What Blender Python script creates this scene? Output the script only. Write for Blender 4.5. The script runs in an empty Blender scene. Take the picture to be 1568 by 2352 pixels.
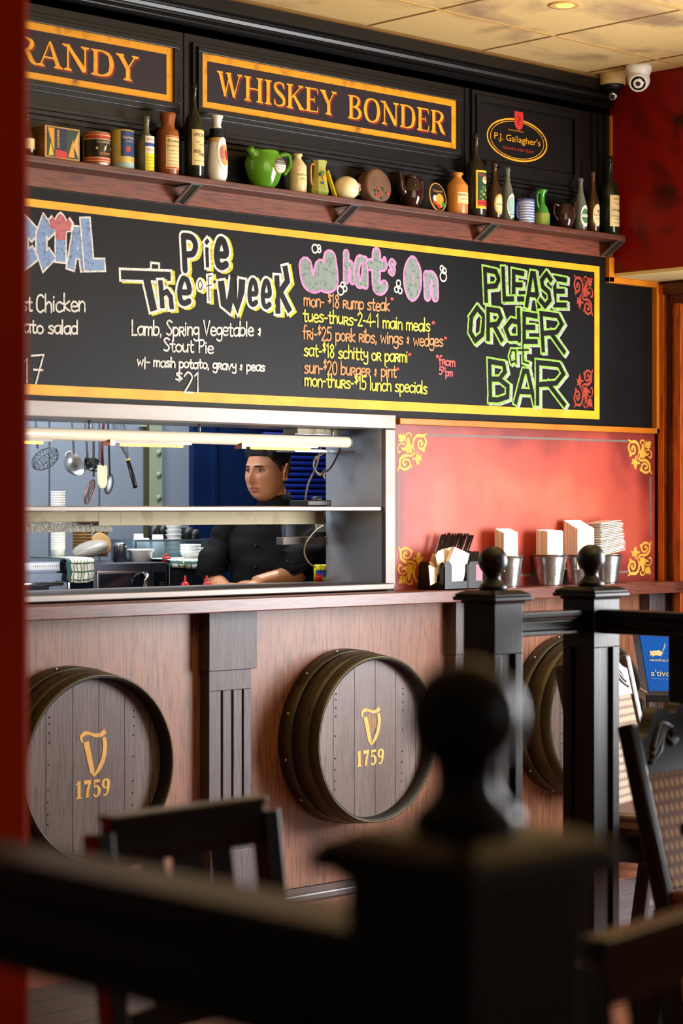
import bpy, bmesh, math, random
from math import sin, cos, pi, radians
from mathutils import Vector, Matrix
random.seed(7)
S = bpy.context.scene
COL = S.collection
# ------------------------------------------------------------------ camera
F = 5000.0; TH = radians(43.7); SN, CS = sin(TH), cos(TH); D0 = 8.0; HZ = 1165.0
CX, CY, CZ = -D0*SN, -D0*CS, 1.40
cam_d = bpy.data.cameras.new('camera'); cam = bpy.data.objects.new('camera', cam_d); COL.objects.link(cam)
cam.location = (CX, CY, CZ); cam.rotation_euler = (pi/2, 0, -(pi/2-TH) + 0.0)
cam.rotation_euler = (pi/2, 0, -TH)
cam_d.sensor_fit = 'VERTICAL'; cam_d.sensor_height = 36.0; cam_d.lens = F/2352*36
cam_d.shift_y = -(1176-HZ)/2352
cam_d.clip_start = 0.05
cam_d.dof.use_dof = True; cam_d.dof.focus_distance = 8.1; cam_d.dof.aperture_fstop = 3.3
S.camera = cam
# ------------------------------------------------------------------ view, world, lights
S.view_settings.view_transform = 'Standard'; S.view_settings.look = 'None'
S.view_settings.exposure = 0.0; S.view_settings.gamma = 1.0; S.view_settings.use_curve_mapping = False
S.cycles.max_bounces = 8; S.cycles.transmission_bounces = 6; S.cycles.glossy_bounces = 4; S.cycles.diffuse_bounces = 4
S.cycles.caustics_reflective = False; S.cycles.caustics_refractive = False
S.cycles.sample_clamp_indirect = 6.0
w = bpy.data.worlds.new('world'); S.world = w; w.use_nodes = True
w.node_tree.nodes['Background'].inputs[0].default_value = (0.95, 0.86, 0.72, 1)
w.node_tree.nodes['Background'].inputs[1].default_value = 0.03
def area(name, loc, target, sx, sy, power, col=(1, 1, 1), spread=180):
    l = bpy.data.lights.new(name, 'AREA'); l.shape = 'RECTANGLE'; l.size = sx; l.size_y = sy; l.energy = power; l.color = col
    l.spread = radians(spread)
    o = bpy.data.objects.new(name, l); COL.objects.link(o); o.location = loc
    o.rotation_euler = (Vector(target)-Vector(loc)).to_track_quat('-Z', 'Y').to_euler()
    return o
area('window_daylight', (1.80, -2.45, 1.35), (-1.0, -0.9, 1.0), 1.7, 1.5, 245, (0.97, 0.98, 1.0))
area('shopfront_daylight', (-1.0, -8.6, 2.0), (-0.6, 0, 1.3), 3.5, 1.5, 18, (1.0, 0.95, 0.88))
area('ceiling_fill', (-0.6, -2.6, 2.45), (-0.3, -1.6, 3.2), 1.6, 1.6, 40, (1.0, 0.80, 0.50))  # warm fill added out of view to brighten the ceiling
area('kitchen_fluorescent', (-0.2, 0.95, 2.75), (-0.2, 0.95, 0), 1.8, 0.5, 36, (0.88, 0.94, 1.0))
area('chef_side_fill', (-1.7, 0.45, 1.9), (0.1, 0.55, 1.5), 0.5, 0.5, 18, (0.95, 0.97, 1.0))  # directional light added from the left to model the chef's face
sun_d = bpy.data.lights.new('sun', 'SUN'); sun_d.energy = 3.5; sun_d.angle = 0.009; sun_d.color = (1, 0.96, 0.88)
sun = bpy.data.objects.new('sun', sun_d); COL.objects.link(sun)
SUN_FROM = Vector((0.494, 0.144, 0.857)).normalized()
sun.rotation_euler = (-SUN_FROM).to_track_quat('-Z', 'Y').to_euler()
# ------------------------------------------------------------------ pixel -> place helpers (rays of the photograph's camera)
def W(px, py, y=0.0):
    u = (px-784)/F; v = (HZ-py)/F; t = (y-CY)/(CS-u*SN)
    return Vector((CX+t*(SN+u*CS), y, CZ+t*v))
def WX(px, py, x):
    u = (px-784)/F; v = (HZ-py)/F; t = (x-CX)/(SN+u*CS)
    return Vector((x, CY+t*(CS-u*SN), CZ+t*v))
def WZ(px, py, z=0.0):
    u = (px-784)/F; v = (HZ-py)/F; t = (z-CZ)/v
    return Vector((CX+t*(SN+u*CS), CY+t*(CS-u*SN), z))
def WD(px, py, t):
    u = (px-784)/F; v = (HZ-py)/F
    return Vector((CX+t*(SN+u*CS), CY+t*(CS-u*SN), CZ+t*v))
# ------------------------------------------------------------------ materials
def lin(c):
    return tuple(((x/255)/12.92 if x/255 <= 0.04045 else ((x/255+0.055)/1.055)**2.4) for x in c)
MATS = {}
def mat(name, col, rough=0.5, metal=0.0, spec=0.5, col2=None, nscale=8.0, stretch=(1, 1, 1), ramp=(0.35, 0.65), bump=0.0,
        trans=0.0, emit=0.0, coat=0.0, distort=0.0, detail=5.0, bscale=None, rough2=None, ior=1.45):
    m = bpy.data.materials.new(name); m.use_nodes = True; nt = m.node_tree; N, L = nt.nodes, nt.links
    b = N['Principled BSDF']
    c = lin(col) + (1,)
    b.inputs['Base Color'].default_value = c; b.inputs['Roughness'].default_value = rough
    b.inputs['Metallic'].default_value = metal; b.inputs['Specular IOR Level'].default_value = spec
    b.inputs['Transmission Weight'].default_value = trans; b.inputs['IOR'].default_value = ior
    b.inputs['Coat Weight'].default_value = coat
    if emit:
        b.inputs['Emission Color'].default_value = c; b.inputs['Emission Strength'].default_value = emit
    if col2 is not None or bump or rough2 is not None:
        tc = N.new('ShaderNodeTexCoord'); mp = N.new('ShaderNodeMapping'); mp.inputs['Scale'].default_value = stretch
        nz = N.new('ShaderNodeTexNoise'); nz.inputs['Scale'].default_value = nscale; nz.inputs['Detail'].default_value = detail
        nz.inputs['Distortion'].default_value = distort
        L.new(tc.outputs['Object'], mp.inputs['Vector']); L.new(mp.outputs[0], nz.inputs['Vector'])
        if col2 is not None:
            r = N.new('ShaderNodeValToRGB'); r.color_ramp.elements[0].position = ramp[0]; r.color_ramp.elements[1].position = ramp[1]
            r.color_ramp.elements[0].color = c; r.color_ramp.elements[1].color = lin(col2) + (1,)
            L.new(nz.outputs['Fac'], r.inputs[0]); L.new(r.outputs[0], b.inputs['Base Color'])
        if rough2 is not None:
            mr = N.new('ShaderNodeMapRange'); mr.inputs['To Min'].default_value = rough; mr.inputs['To Max'].default_value = rough2
            mr.inputs['From Min'].default_value = ramp[0]; mr.inputs['From Max'].default_value = ramp[1]
            L.new(nz.outputs['Fac'], mr.inputs['Value']); L.new(mr.outputs[0], b.inputs['Roughness'])
        if bump:
            bp = N.new('ShaderNodeBump'); bp.inputs['Strength'].default_value = bump; bp.inputs['Distance'].default_value = 0.004
            src = nz
            if bscale:
                src = N.new('ShaderNodeTexNoise'); src.inputs['Scale'].default_value = bscale; L.new(mp.outputs[0], src.inputs['Vector'])
            L.new(src.outputs['Fac'], bp.inputs['Height']); L.new(bp.outputs[0], b.inputs['Normal'])
    MATS[name] = m
    return m
def wood(name, c1, c2, c3, along='z', rough=0.45, scale=1.0, bands=9.0, bump=0.15, coat=0.0, spec=0.5):
    """two layers of stretched noise along the grain: broad figure plus fine pores"""
    m = bpy.data.materials.new(name); m.use_nodes = True; nt = m.node_tree; N, L = nt.nodes, nt.links
    b = N['Principled BSDF']; b.inputs['Roughness'].default_value = rough; b.inputs['Coat Weight'].default_value = coat
    b.inputs['Specular IOR Level'].default_value = spec
    st = {'z': (1, 1, 0.06), 'x': (0.06, 1, 1), 'y': (1, 0.06, 1)}[along]
    tc = N.new('ShaderNodeTexCoord'); mp = N.new('ShaderNodeMapping'); mp.inputs['Scale'].default_value = st
    L.new(tc.outputs['Object'], mp.inputs['Vector'])
    n1 = N.new('ShaderNodeTexNoise'); n1.inputs['Scale'].default_value = bands*scale; n1.inputs['Detail'].default_value = 3; n1.inputs['Distortion'].default_value = 0.6
    n2 = N.new('ShaderNodeTexNoise'); n2.inputs['Scale'].default_value = 170*scale; n2.inputs['Detail'].default_value = 2
    for n in (n1, n2): L.new(mp.outputs[0], n.inputs['Vector'])
    r1 = N.new('ShaderNodeValToRGB'); r1.color_ramp.elements[0].position = 0.32; r1.color_ramp.elements[1].position = 0.68
    r1.color_ramp.elements[0].color = lin(c1)+(1,); r1.color_ramp.elements[1].color = lin(c2)+(1,)
    L.new(n1.outputs['Fac'], r1.inputs[0])
    r2 = N.new('ShaderNodeValToRGB'); r2.color_ramp.elements[0].position = 0.36; r2.color_ramp.elements[1].position = 0.52
    r2.color_ramp.elements[0].color = (0.8, 0.8, 0.8, 1); r2.color_ramp.elements[1].color = (0, 0, 0, 1)
    L.new(n2.outputs['Fac'], r2.inputs[0])
    mx = N.new('ShaderNodeMix'); mx.data_type = 'RGBA'; L.new(r2.outputs[0], mx.inputs['Factor']); L.new(r1.outputs[0], mx.inputs['A'])
    mx.inputs['B'].default_value = lin(c3)+(1,)
    L.new(mx.outputs['Result'], b.inputs['Base Color'])
    if bump:
        bp = N.new('ShaderNodeBump'); bp.inputs['Strength'].default_value = bump; bp.inputs['Distance'].default_value = 0.002
        L.new(n2.outputs['Fac'], bp.inputs['Height']); L.new(bp.outputs[0], b.inputs['Normal'])
    MATS[name] = m
    return m
M = MATS
mat('black_paint', (7, 7, 8), 0.38, bump=0.05, nscale=40)
mat('black_panel', (6, 6, 6), 0.42, bump=0.05, nscale=40)
mat('chalkboard', (9, 9, 10), 0.5, col2=(20, 20, 22), nscale=1.6, detail=8, ramp=(0.45, 0.75), spec=0.2)
mat('border_gold', (226, 158, 10), 0.55, col2=(240, 176, 20), nscale=9, bump=0.05)
mat('sign_gold', (216, 146, 12), 0.5, col2=(120, 70, 10), nscale=14, ramp=(0.56, 0.78), detail=8)
mat('sign_field', (38, 30, 38), 0.35, col2=(30, 26, 40), nscale=5)
mat('letter_gold', (222, 158, 30), 0.5, col2=(180, 106, 14), nscale=18, ramp=(0.5, 0.75))
mat('letter_red', (122, 22, 8), 0.5)
mat('ceiling_tile', (214, 184, 122), 0.9, col2=(150, 122, 92), nscale=3.0, stretch=(1.0, 1.3, 1), ramp=(0.50, 0.72), detail=9, bump=0.35, bscale=120, distort=0.5)
mat('ceiling_bar', (120, 88, 40), 0.7)
mat('ceiling_bar_light', (196, 158, 92), 0.7)
mat('red_paint', (126, 13, 4), 0.45, col2=(40, 7, 5), nscale=2.6, ramp=(0.44, 0.66), distort=2.2, detail=7, spec=0.35)
mat('red_column', (226, 62, 8), 0.7, col2=(204, 50, 6), nscale=2, spec=0.08)
mat('soffit_cream', (226, 204, 142), 0.8, col2=(206, 180, 120), nscale=2)
mat('orange_trim', (205, 124, 22), 0.4, col2=(186, 104, 14), nscale=5, stretch=(1, 1, 0.2))
wood('orange_wood', (196, 96, 14), (176, 78, 10), (120, 44, 6), 'z', 0.4, 0.6, bands=7)
wood('dark_red_wood', (96, 40, 16), (70, 26, 10), (40, 14, 6), 'z', 0.45, 0.8)
wood('bar_panel', (150, 98, 68), (124, 74, 48), (88, 50, 32), 'z', 0.42, 1.0, bands=6, bump=0.1)
wood('bar_top', (124, 70, 54), (98, 52, 39), (68, 35, 26), 'x', 0.33, 1.0, bands=9, bump=0.1)
wood('shelf_wood', (104, 54, 34), (80, 40, 24), (52, 24, 14), 'x', 0.5, 1.0, bands=10)
wood('shelf_back', (128, 66, 40), (100, 48, 28), (66, 30, 18), 'x', 0.5, 1.0, bands=8)
wood('pilaster_wood', (98, 88, 88), (80, 70, 71), (60, 50, 50), 'z', 0.5, 1.0, bands=10)
wood('barrel_head', (116, 98, 92), (88, 66, 58), (80, 60, 53), 'z', 0.42, 1.0, bands=4.5, bump=0.25)
mat('barrel_stave', (20, 17, 14), 0.55, bump=0.2, nscale=30)
mat('barrel_hoop', (84, 76, 52), 0.45, metal=0.45, col2=(56, 50, 34), nscale=9, ramp=(0.4, 0.7))
mat('rivet', (190, 180, 150), 0.35, metal=0.7)
mat('logo_gold', (226, 172, 78), 0.5, col2=(196, 132, 44), nscale=20, ramp=(0.5, 0.75))
wood('black_wood', (15, 12, 11), (10, 8, 8), (7, 6, 6), 'z', 0.36, 1.0, bands=12, bump=0.12, spec=0.42)
wood('chair_wood', (20, 16, 14), (13, 11, 10), (9, 8, 7), 'z', 0.3, 1.0, bands=12, bump=0.1)
wood('floor_pink', (168, 112, 92), (136, 84, 66), (96, 56, 44), 'x', 0.4, 0.8, bands=6, bump=0.2)
wood('floor_brown', (158, 98, 62), (130, 76, 46), (90, 50, 30), 'x', 0.35, 0.8, bands=6)
wood('floor_sky_sheen', (108, 106, 112), (88, 86, 92), (64, 62, 68), 'x', 0.35, 0.8, bands=8)  # grey is the sky's reflection put into the board colour
wood('skirting_wood', (96, 84, 86), (80, 68, 70), (60, 50, 52), 'x', 0.3, 0.8, bands=8)
mat('steel', (130, 121, 115), 0.46, metal=0.8, col2=(112, 104, 99), nscale=3, stretch=(0.3, 1, 2), bump=0.02)
mat('steel_dull', (150, 152, 156), 0.42, metal=0.75, col2=(128, 130, 136), nscale=4)
mat('steel_panel', (186, 188, 190), 0.36, metal=0.65, col2=(168, 170, 174), nscale=4)
mat('steel_blue', (84, 90, 104), 0.4, metal=0.7, col2=(70, 76, 90), nscale=4)
mat('steel_dark', (96, 100, 108), 0.35, metal=0.8)
mat('chrome', (215, 215, 218), 0.18, metal=1.0)
mat('cream_paint', (206, 190, 150), 0.6, col2=(170, 150, 104), nscale=12, ramp=(0.55, 0.75))
mat('kitchen_wall', (164, 174, 190), 0.6, col2=(152, 162, 178), nscale=1.5)
mat('kitchen_line', (96, 102, 112), 0.6)
mat('green_frame', (176, 186, 158), 0.55)
mat('olive_line', (84, 78, 48), 0.6)
mat('blue_door', (18, 44, 92), 0.4, col2=(14, 36, 78), nscale=3)
mat('blue_shutter', (22, 46, 150), 0.38)
mat('tube_white', (240, 226, 200), 0.35)
mat('lamp_glow', (255, 178, 70), 0.4, emit=6)
mat('copper', (190, 110, 80), 0.3, metal=0.9)
mat('white_china', (240, 240, 240), 0.22)
mat('paper_white', (252, 249, 243), 0.7)
mat('paper_cream', (240, 224, 194), 0.75)
mat('kraft', (176, 138, 88), 0.75)
mat('plastic_clear', (235, 240, 245), 0.25, trans=0.75)
mat('bag_clear', (226, 220, 210), 0.3, trans=0.6, bump=0.6, nscale=25)
mat('tub_blue', (186, 212, 230), 0.2, trans=0.8)
mat('black_plastic', (16, 16, 18), 0.35)
mat('red_plastic', (200, 20, 24), 0.35)
mat('cream_plastic', (224, 222, 176), 0.4)
mat('dark_red_plastic', (92, 22, 24), 0.4)
mat('yellow_plastic', (226, 218, 20), 0.35)
mat('blue_plastic', (30, 60, 140), 0.35)
mat('green_plastic', (150, 190, 130), 0.4)
mat('glass_dark', (18, 26, 40), 0.12)
mat('towel_white', (222, 224, 214), 0.9)
mat('towel_green', (60, 96, 90), 0.9)
mat('towel_yellow', (206, 206, 120), 0.9)
mat('foil', (84, 80, 70), 0.4, metal=0.6, bump=0.9, nscale=70)
mat('cable_black', (26, 26, 28), 0.5)
mat('cable_grey', (120, 112, 104), 0.5)
mat('cable_cream', (216, 206, 176), 0.5)
mat('skin', (212, 150, 112), 0.46, col2=(194, 130, 94), nscale=7, spec=0.4)
mat('lips', (168, 96, 84), 0.45)
mat('hair', (22, 18, 16), 0.55, bump=0.6, nscale=160)
mat('hair_short', (46, 34, 28), 0.7, bump=0.6, nscale=220)
mat('jacket', (9, 10, 12), 0.8, spec=0.25, bump=0.3, nscale=14)
mat('eye_white', (170, 158, 148), 0.3)
mat('eye_iris', (28, 18, 12), 0.2)
mat('white_plastic', (226, 224, 216), 0.35)
mat('tan_plastic', (190, 160, 100), 0.5)
mat('lens_glass', (10, 10, 14), 0.08)
mat('navy', (28, 30, 62), 0.4)
# shelf ware
mat('glass_green', (24, 34, 20), 0.16, trans=0.35, col2=(40, 44, 30), nscale=9)
mat('glass_brown', (62, 38, 18), 0.18, trans=0.35, col2=(84, 54, 26), nscale=9)
mat('glass_black', (22, 20, 16), 0.2, col2=(46, 38, 28), nscale=7)
mat('glass_grey', (150, 152, 138), 0.22, trans=0.55, col2=(120, 122, 108), nscale=10)
mat('stoneware_brown', (150, 84, 44), 0.3, col2=(128, 68, 36), nscale=8)
mat('stoneware_tan', (206, 138, 62), 0.3, col2=(180, 112, 46), nscale=6)
mat('stoneware_cream', (222, 204, 160), 0.35, col2=(200, 176, 126), nscale=6)
mat('glaze_green', (92, 148, 34), 0.16, col2=(66, 116, 24), nscale=5)
mat('glaze_olive', (150, 158, 60), 0.3, col2=(90, 120, 40), nscale=9)
mat('glaze_bottle_green', (70, 150, 50), 0.2, col2=(48, 110, 36), nscale=8)
mat('glaze_yellowgreen', (184, 178, 92), 0.3, col2=(120, 140, 60), nscale=5)
mat('glaze_brown', (40, 22, 20), 0.1, col2=(54, 30, 26), nscale=5)
mat('china_cream', (236, 220, 178), 0.25)
mat('tin_brown', (112, 86, 66), 0.5, col2=(90, 62, 48), nscale=12)
mat('tin_red', (176, 56, 36), 0.4)
mat('tin_black', (28, 22, 24), 0.4)
mat('tin_silver', (190, 180, 168), 0.3, metal=0.7)
mat('tin_yellow', (206, 180, 90), 0.4)
mat('tin_blue', (36, 60, 110), 0.4)
mat('label_cream', (226, 206, 150), 0.6, col2=(206, 184, 126), nscale=20)
mat('label_white', (226, 222, 206), 0.6)
mat('label_yellow', (232, 186, 30), 0.5)
mat('label_bright_yellow', (226, 214, 40), 0.5)
mat('label_red', (190, 44, 36), 0.5)
mat('label_orange', (226, 150, 40), 0.5)
mat('label_green', (70, 120, 60), 0.5)
mat('label_dark_green', (30, 60, 40), 0.5)
mat('label_teal', (150, 186, 184), 0.5)
mat('label_blue', (44, 70, 150), 0.5)
mat('label_gold', (206, 160, 90), 0.5)
mat('label_pink', (196, 110, 130), 0.5)
mat('ink', (30, 26, 30), 0.6)
mat('ink_red', (170, 40, 30), 0.6)
wood('crate_wood', (206, 160, 96), (186, 138, 76), (150, 106, 54), 'x', 0.6, 1.0)
# chalk
def chalk(name, c):
    return mat(name, c, 0.9, col2=tuple(int(x*0.72) for x in c), nscale=90, ramp=(0.5, 0.72), spec=0.2)
for n_, c_ in (('chalk_white', (222, 220, 214)), ('chalk_blue', (132, 156, 196)), ('chalk_rose', (186, 112, 118)), ('chalk_yellow', (206, 200, 70)),
               ('chalk_orange', (214, 150, 104)), ('chalk_pink', (218, 140, 190)), ('chalk_grey', (132, 146, 142)), ('chalk_green', (146, 190, 84)),
               ('chalk_lemon', (224, 214, 96)), ('chalk_coral', (206, 104, 104)), ('stencil_red', (164, 66, 50)), ('chalk_silver', (176, 178, 180))):
    chalk(n_, c_)
mat('panel_grey', (120, 104, 98), 0.5)
mat('stencil_gold', (232, 186, 74), 0.5, col2=(214, 160, 50), nscale=8)
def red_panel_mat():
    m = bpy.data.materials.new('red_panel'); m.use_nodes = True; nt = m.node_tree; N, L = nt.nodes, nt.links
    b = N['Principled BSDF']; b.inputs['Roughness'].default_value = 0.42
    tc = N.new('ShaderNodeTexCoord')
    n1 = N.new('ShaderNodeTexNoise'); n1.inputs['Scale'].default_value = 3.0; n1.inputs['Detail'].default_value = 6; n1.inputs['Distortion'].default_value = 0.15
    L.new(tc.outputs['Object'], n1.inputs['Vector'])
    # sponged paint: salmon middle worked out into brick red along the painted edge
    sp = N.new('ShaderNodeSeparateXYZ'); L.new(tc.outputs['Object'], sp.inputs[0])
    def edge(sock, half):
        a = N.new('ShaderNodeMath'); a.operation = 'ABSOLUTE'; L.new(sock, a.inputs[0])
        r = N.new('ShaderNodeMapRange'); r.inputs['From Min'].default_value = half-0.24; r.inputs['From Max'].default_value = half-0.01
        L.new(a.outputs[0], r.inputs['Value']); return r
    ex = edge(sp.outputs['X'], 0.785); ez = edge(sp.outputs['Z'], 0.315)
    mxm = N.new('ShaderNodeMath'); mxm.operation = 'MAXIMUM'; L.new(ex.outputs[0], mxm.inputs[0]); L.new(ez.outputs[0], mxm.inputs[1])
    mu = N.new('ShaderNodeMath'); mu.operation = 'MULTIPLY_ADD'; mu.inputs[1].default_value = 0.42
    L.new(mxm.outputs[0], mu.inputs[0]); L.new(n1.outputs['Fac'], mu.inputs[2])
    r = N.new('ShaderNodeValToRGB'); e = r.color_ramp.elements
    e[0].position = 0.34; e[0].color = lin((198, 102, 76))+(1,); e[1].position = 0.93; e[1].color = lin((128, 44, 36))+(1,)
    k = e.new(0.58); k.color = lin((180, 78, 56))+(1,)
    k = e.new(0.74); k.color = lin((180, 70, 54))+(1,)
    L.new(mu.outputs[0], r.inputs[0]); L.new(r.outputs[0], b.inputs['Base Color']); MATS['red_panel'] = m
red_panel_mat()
# ------------------------------------------------------------------ mesh helpers
def mworld(o):
    m = o.matrix_basis.copy()
    while o.parent: o = o.parent; m = o.matrix_basis @ m
    return m
def catmull(pts, n=5, closed=False):
    if len(pts) < 3: return [tuple(p) for p in pts]
    P = [Vector(p) for p in pts]; out = []; k = len(P)
    for i in range(k if closed else k-1):
        a = P[(i-1) % k] if (closed or i > 0) else P[0]; b = P[i]; c = P[(i+1) % k]; d = P[(i+2) % k] if (closed or i+2 < k) else P[-1]
        for j in range(n):
            t = j/n
            out.append(tuple(0.5*((2*b)+(c-a)*t+(2*a-5*b+4*c-d)*t*t+(3*b-a-3*c+d)*t**3)))
    if not closed: out.append(tuple(P[-1]))
    return out
class MB:
    def __init__(s, m=None):
        s.k = 0; s.v = []; s.f = []; s.mi = []; s.sm = []; s.mats = []; s.cur = m
    def m(s, m): s.cur = m; return s
    def add(s, vs, fs, smooth=False, m=None):
        m = m or s.cur
        if m not in s.mats: s.mats.append(m)
        k = s.mats.index(m); o = len(s.v)
        s.v.extend(Vector(v) for v in vs)
        for f in fs: s.f.append([o+i for i in f]); s.mi.append(k); s.sm.append(smooth)
        return s
    def box(s, x0, x1, y0, y1, z0, z1, R=None, c=None, m=None):
        vs = [Vector((x, y, z)) for x in (x0, x1) for y in (y0, y1) for z in (z0, z1)]
        if R is not None:
            c = Vector(c) if c is not None else Vector(((x0+x1)/2, (y0+y1)/2, (z0+z1)/2))
            vs = [R @ (v-c)+c for v in vs]
        return s.add(vs, [(0, 1, 3, 2), (4, 6, 7, 5), (0, 4, 5, 1), (2, 3, 7, 6), (0, 2, 6, 4), (1, 5, 7, 3)], m=m)
    def frustum(s, c, w0, d0, w1, d1, h, m=None):
        x, y, z = c
        vs = [(x+a*w0/2, y+b*d0/2, z) for a, b in ((-1, -1), (1, -1), (1, 1), (-1, 1))]+[(x+a*w1/2, y+b*d1/2, z+h) for a, b in ((-1, -1), (1, -1), (1, 1), (-1, 1))]
        return s.add(vs, [(3, 2, 1, 0), (4, 5, 6, 7), (0, 1, 5, 4), (1, 2, 6, 5), (2, 3, 7, 6), (3, 0, 4, 7)], m=m)
    def bar(s, p0, p1, w, d, up=(0, 0, 1), m=None):
        """rectangular bar from p0 to p1: w across, d along 'up'"""
        p0, p1 = Vector(p0), Vector(p1); a = (p1-p0).normalized(); u = Vector(up); r = a.cross(u)
        if r.length < 1e-4: r = a.cross(Vector((1, 0, 0)))
        r.normalize(); u = r.cross(a).normalized()
        vs = [p+r*i*w/2+u*j*d/2 for p in (p0, p1) for i, j in ((-1, -1), (1, -1), (1, 1), (-1, 1))]
        return s.add(vs, [(3, 2, 1, 0), (4, 5, 6, 7), (0, 1, 5, 4), (1, 2, 6, 5), (2, 3, 7, 6), (3, 0, 4, 7)], m=m)
    def lathe(s, prof, c=(0, 0, 0), seg=28, R=None, smooth=True, m=None, squash=(1, 1), cap=True):
        vs = []; fs = []; n = len(prof); c = Vector(c)
        for r, z in prof:
            for j in range(seg):
                a = 2*pi*j/seg; p = Vector((r*cos(a)*squash[0], r*sin(a)*squash[1], z))
                vs.append((R @ p if R is not None else p)+c)
        for i in range(n-1):
            for j in range(seg):
                k = (j+1) % seg; fs.append((i*seg+j, i*seg+k, (i+1)*seg+k, (i+1)*seg+j))
        if cap: fs.append(tuple(reversed(range(seg)))); fs.append(tuple((n-1)*seg+j for j in range(seg)))
        return s.add(vs, fs, smooth, m)
    def cyl(s, p0, p1, r0, r1=None, seg=20, m=None, smooth=True):
        p0, p1 = Vector(p0), Vector(p1); d = p1-p0; R = d.to_track_quat('Z', 'Y').to_matrix()
        return s.lathe([(r0, 0), (r0 if r1 is None else r1, d.length)], p0, seg, R, smooth, m)
    def tube(s, pts, r, seg=10, m=None, closed=False, squash=1.0):
        P = [Vector(p) for p in pts]; n = len(P); rr = r if isinstance(r, (list, tuple)) else [r]*n
        vs = []; fs = []; up = Vector((0.13, 0.21, 0.97))
        for i, p in enumerate(P):
            a = P[(i-1) % n] if (closed or i) else P[0]; b = P[(i+1) % n] if (closed or i < n-1) else P[-1]
            t = (b-a).normalized(); x = t.cross(up)
            if x.length < 1e-3: x = t.cross(Vector((1, 0, 0)))
            x.normalize(); y = t.cross(x).normalized(); up = -y if False else up
            for j in range(seg):
                an = 2*pi*j/seg; vs.append(p+x*cos(an)*rr[i]+y*sin(an)*rr[i]*squash)
        for i in range(n if closed else n-1):
            q = (i+1) % n
            for j in range(seg):
                k = (j+1) % seg; fs.append((i*seg+j, q*seg+j, q*seg+k, i*seg+k))
        if not closed: fs.append(tuple(range(seg))); fs.append(tuple(reversed([(n-1)*seg+j for j in range(seg)])))
        return s.add(vs, fs, True, m)
    def ball(s, c, r, seg=20, rings=12, sc=(1, 1, 1), R=None, m=None):
        prof = [(max(1e-5, r*sin(pi*i/rings)), -r*cos(pi*i/rings)) for i in range(rings+1)]
        vs = []; fs = []; c = Vector(c)
        for q, z in prof:
            for j in range(seg):
                a = 2*pi*j/seg; p = Vector((q*cos(a)*sc[0], q*sin(a)*sc[1], z*sc[2])); vs.append((R @ p if R is not None else p)+c)
        for i in range(rings):
            for j in range(seg):
                k = (j+1) % seg; fs.append((i*seg+j, i*seg+k, (i+1)*seg+k, (i+1)*seg+j))
        return s.add(vs, fs, True, m)
    def loft(s, rings, m=None, cap=True, smooth=True):
        n = len(rings[0]); vs = [p for r in rings for p in r]; fs = []
        for i in range(len(rings)-1):
            for j in range(n):
                k = (j+1) % n; fs.append((i*n+j, i*n+k, (i+1)*n+k, (i+1)*n+j))
        if cap: fs.append(tuple(reversed(range(n)))); fs.append(tuple((len(rings)-1)*n+j for j in range(n)))
        return s.add(vs, fs, smooth, m)
    def prism(s, poly, fn, d, m=None):
        """2-D outline pushed through fn(a, b, depth) with thickness d"""
        n = len(poly); vs = [fn(a, b, 0.0) for a, b in poly]+[fn(a, b, d) for a, b in poly]
        fs = [tuple(range(n)), tuple(reversed(range(n, 2*n)))]+[(i, n+i, n+(i+1) % n, (i+1) % n) for i in range(n)]
        return s.add(vs, fs, m=m)
    def poly(s, pts, fn, m=None):
        return s.add([fn(a, b) for a, b in pts], [tuple(range(len(pts)))], m=m)
    def ribbon(s, pts, wd, fn, m=None, closed=False, caps=True):
        P = [Vector((p[0], p[1])) for p in pts]; n = len(P)
        ww = [p[2] for p in pts] if len(pts[0]) > 2 else [wd]*n
        vs = []; fs = []; e = 1e-4; g = P[0]
        def fo(x, y):                      # successive strokes lie a hair's breadth over the earlier ones, like layers of paint
            o = fn(x, y); nr = (fn(x+e, y)-o).cross(fn(x, y+e)-o)
            return o+nr.normalized()*(2e-6*(s.k % 60))
        for i, p in enumerate(P):
            s.k += 1
            a = P[(i-1) % n] if (closed or i) else p; b = P[(i+1) % n] if (closed or i < n-1) else p
            d1 = (p-a); d2 = (b-p)
            if d1.length < 1e-9: d1 = d2
            if d2.length < 1e-9: d2 = d1
            d1 = d1.normalized(); d2 = d2.normalized(); t = d1+d2
            if t.length < 0.2: t = d1
            t.normalize(); k = Vector((-t.y, t.x)); co = max(0.6, k.dot(Vector((-d1.y, d1.x))))
            h = ww[i]/2/co
            vs += [fo(*(p+k*h)), fo(*(p-k*h))]
        for i in range(n if closed else n-1):
            q = (i+1) % n; fs.append((2*i, 2*i+1, 2*q+1, 2*q))
        s.add(vs, fs, m=m)
        if caps and not closed:
            for p, h in ((P[0], ww[0]/2), (P[-1], ww[-1]/2)):
                s.k += 1; s.add([fo(p.x+h*cos(2*pi*j/10), p.y+h*sin(2*pi*j/10)) for j in range(10)], [tuple(range(10))], m=m)
        return s
    def build(s, name, parent=None, bevel=0.0, local=False, subdiv=0, auto=True, weld=False):
        inv = Matrix() if (parent is None or local) else mworld(parent).inverted()
        me = bpy.data.meshes.new(name)
        me.from_pydata([inv @ v for v in s.v], [], s.f); me.update()
        for q in s.mats: me.materials.append(MATS[q] if isinstance(q, str) else q)
        me.polygons.foreach_set('material_index', s.mi); me.polygons.foreach_set('use_smooth', s.sm)
        o = bpy.data.objects.new(name, me); COL.objects.link(o)
        if parent: o.parent = parent
        if weld:
            bm = bmesh.new(); bm.from_mesh(me); bmesh.ops.remove_doubles(bm, verts=bm.verts, dist=1e-5); bm.to_mesh(me); bm.free()
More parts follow.
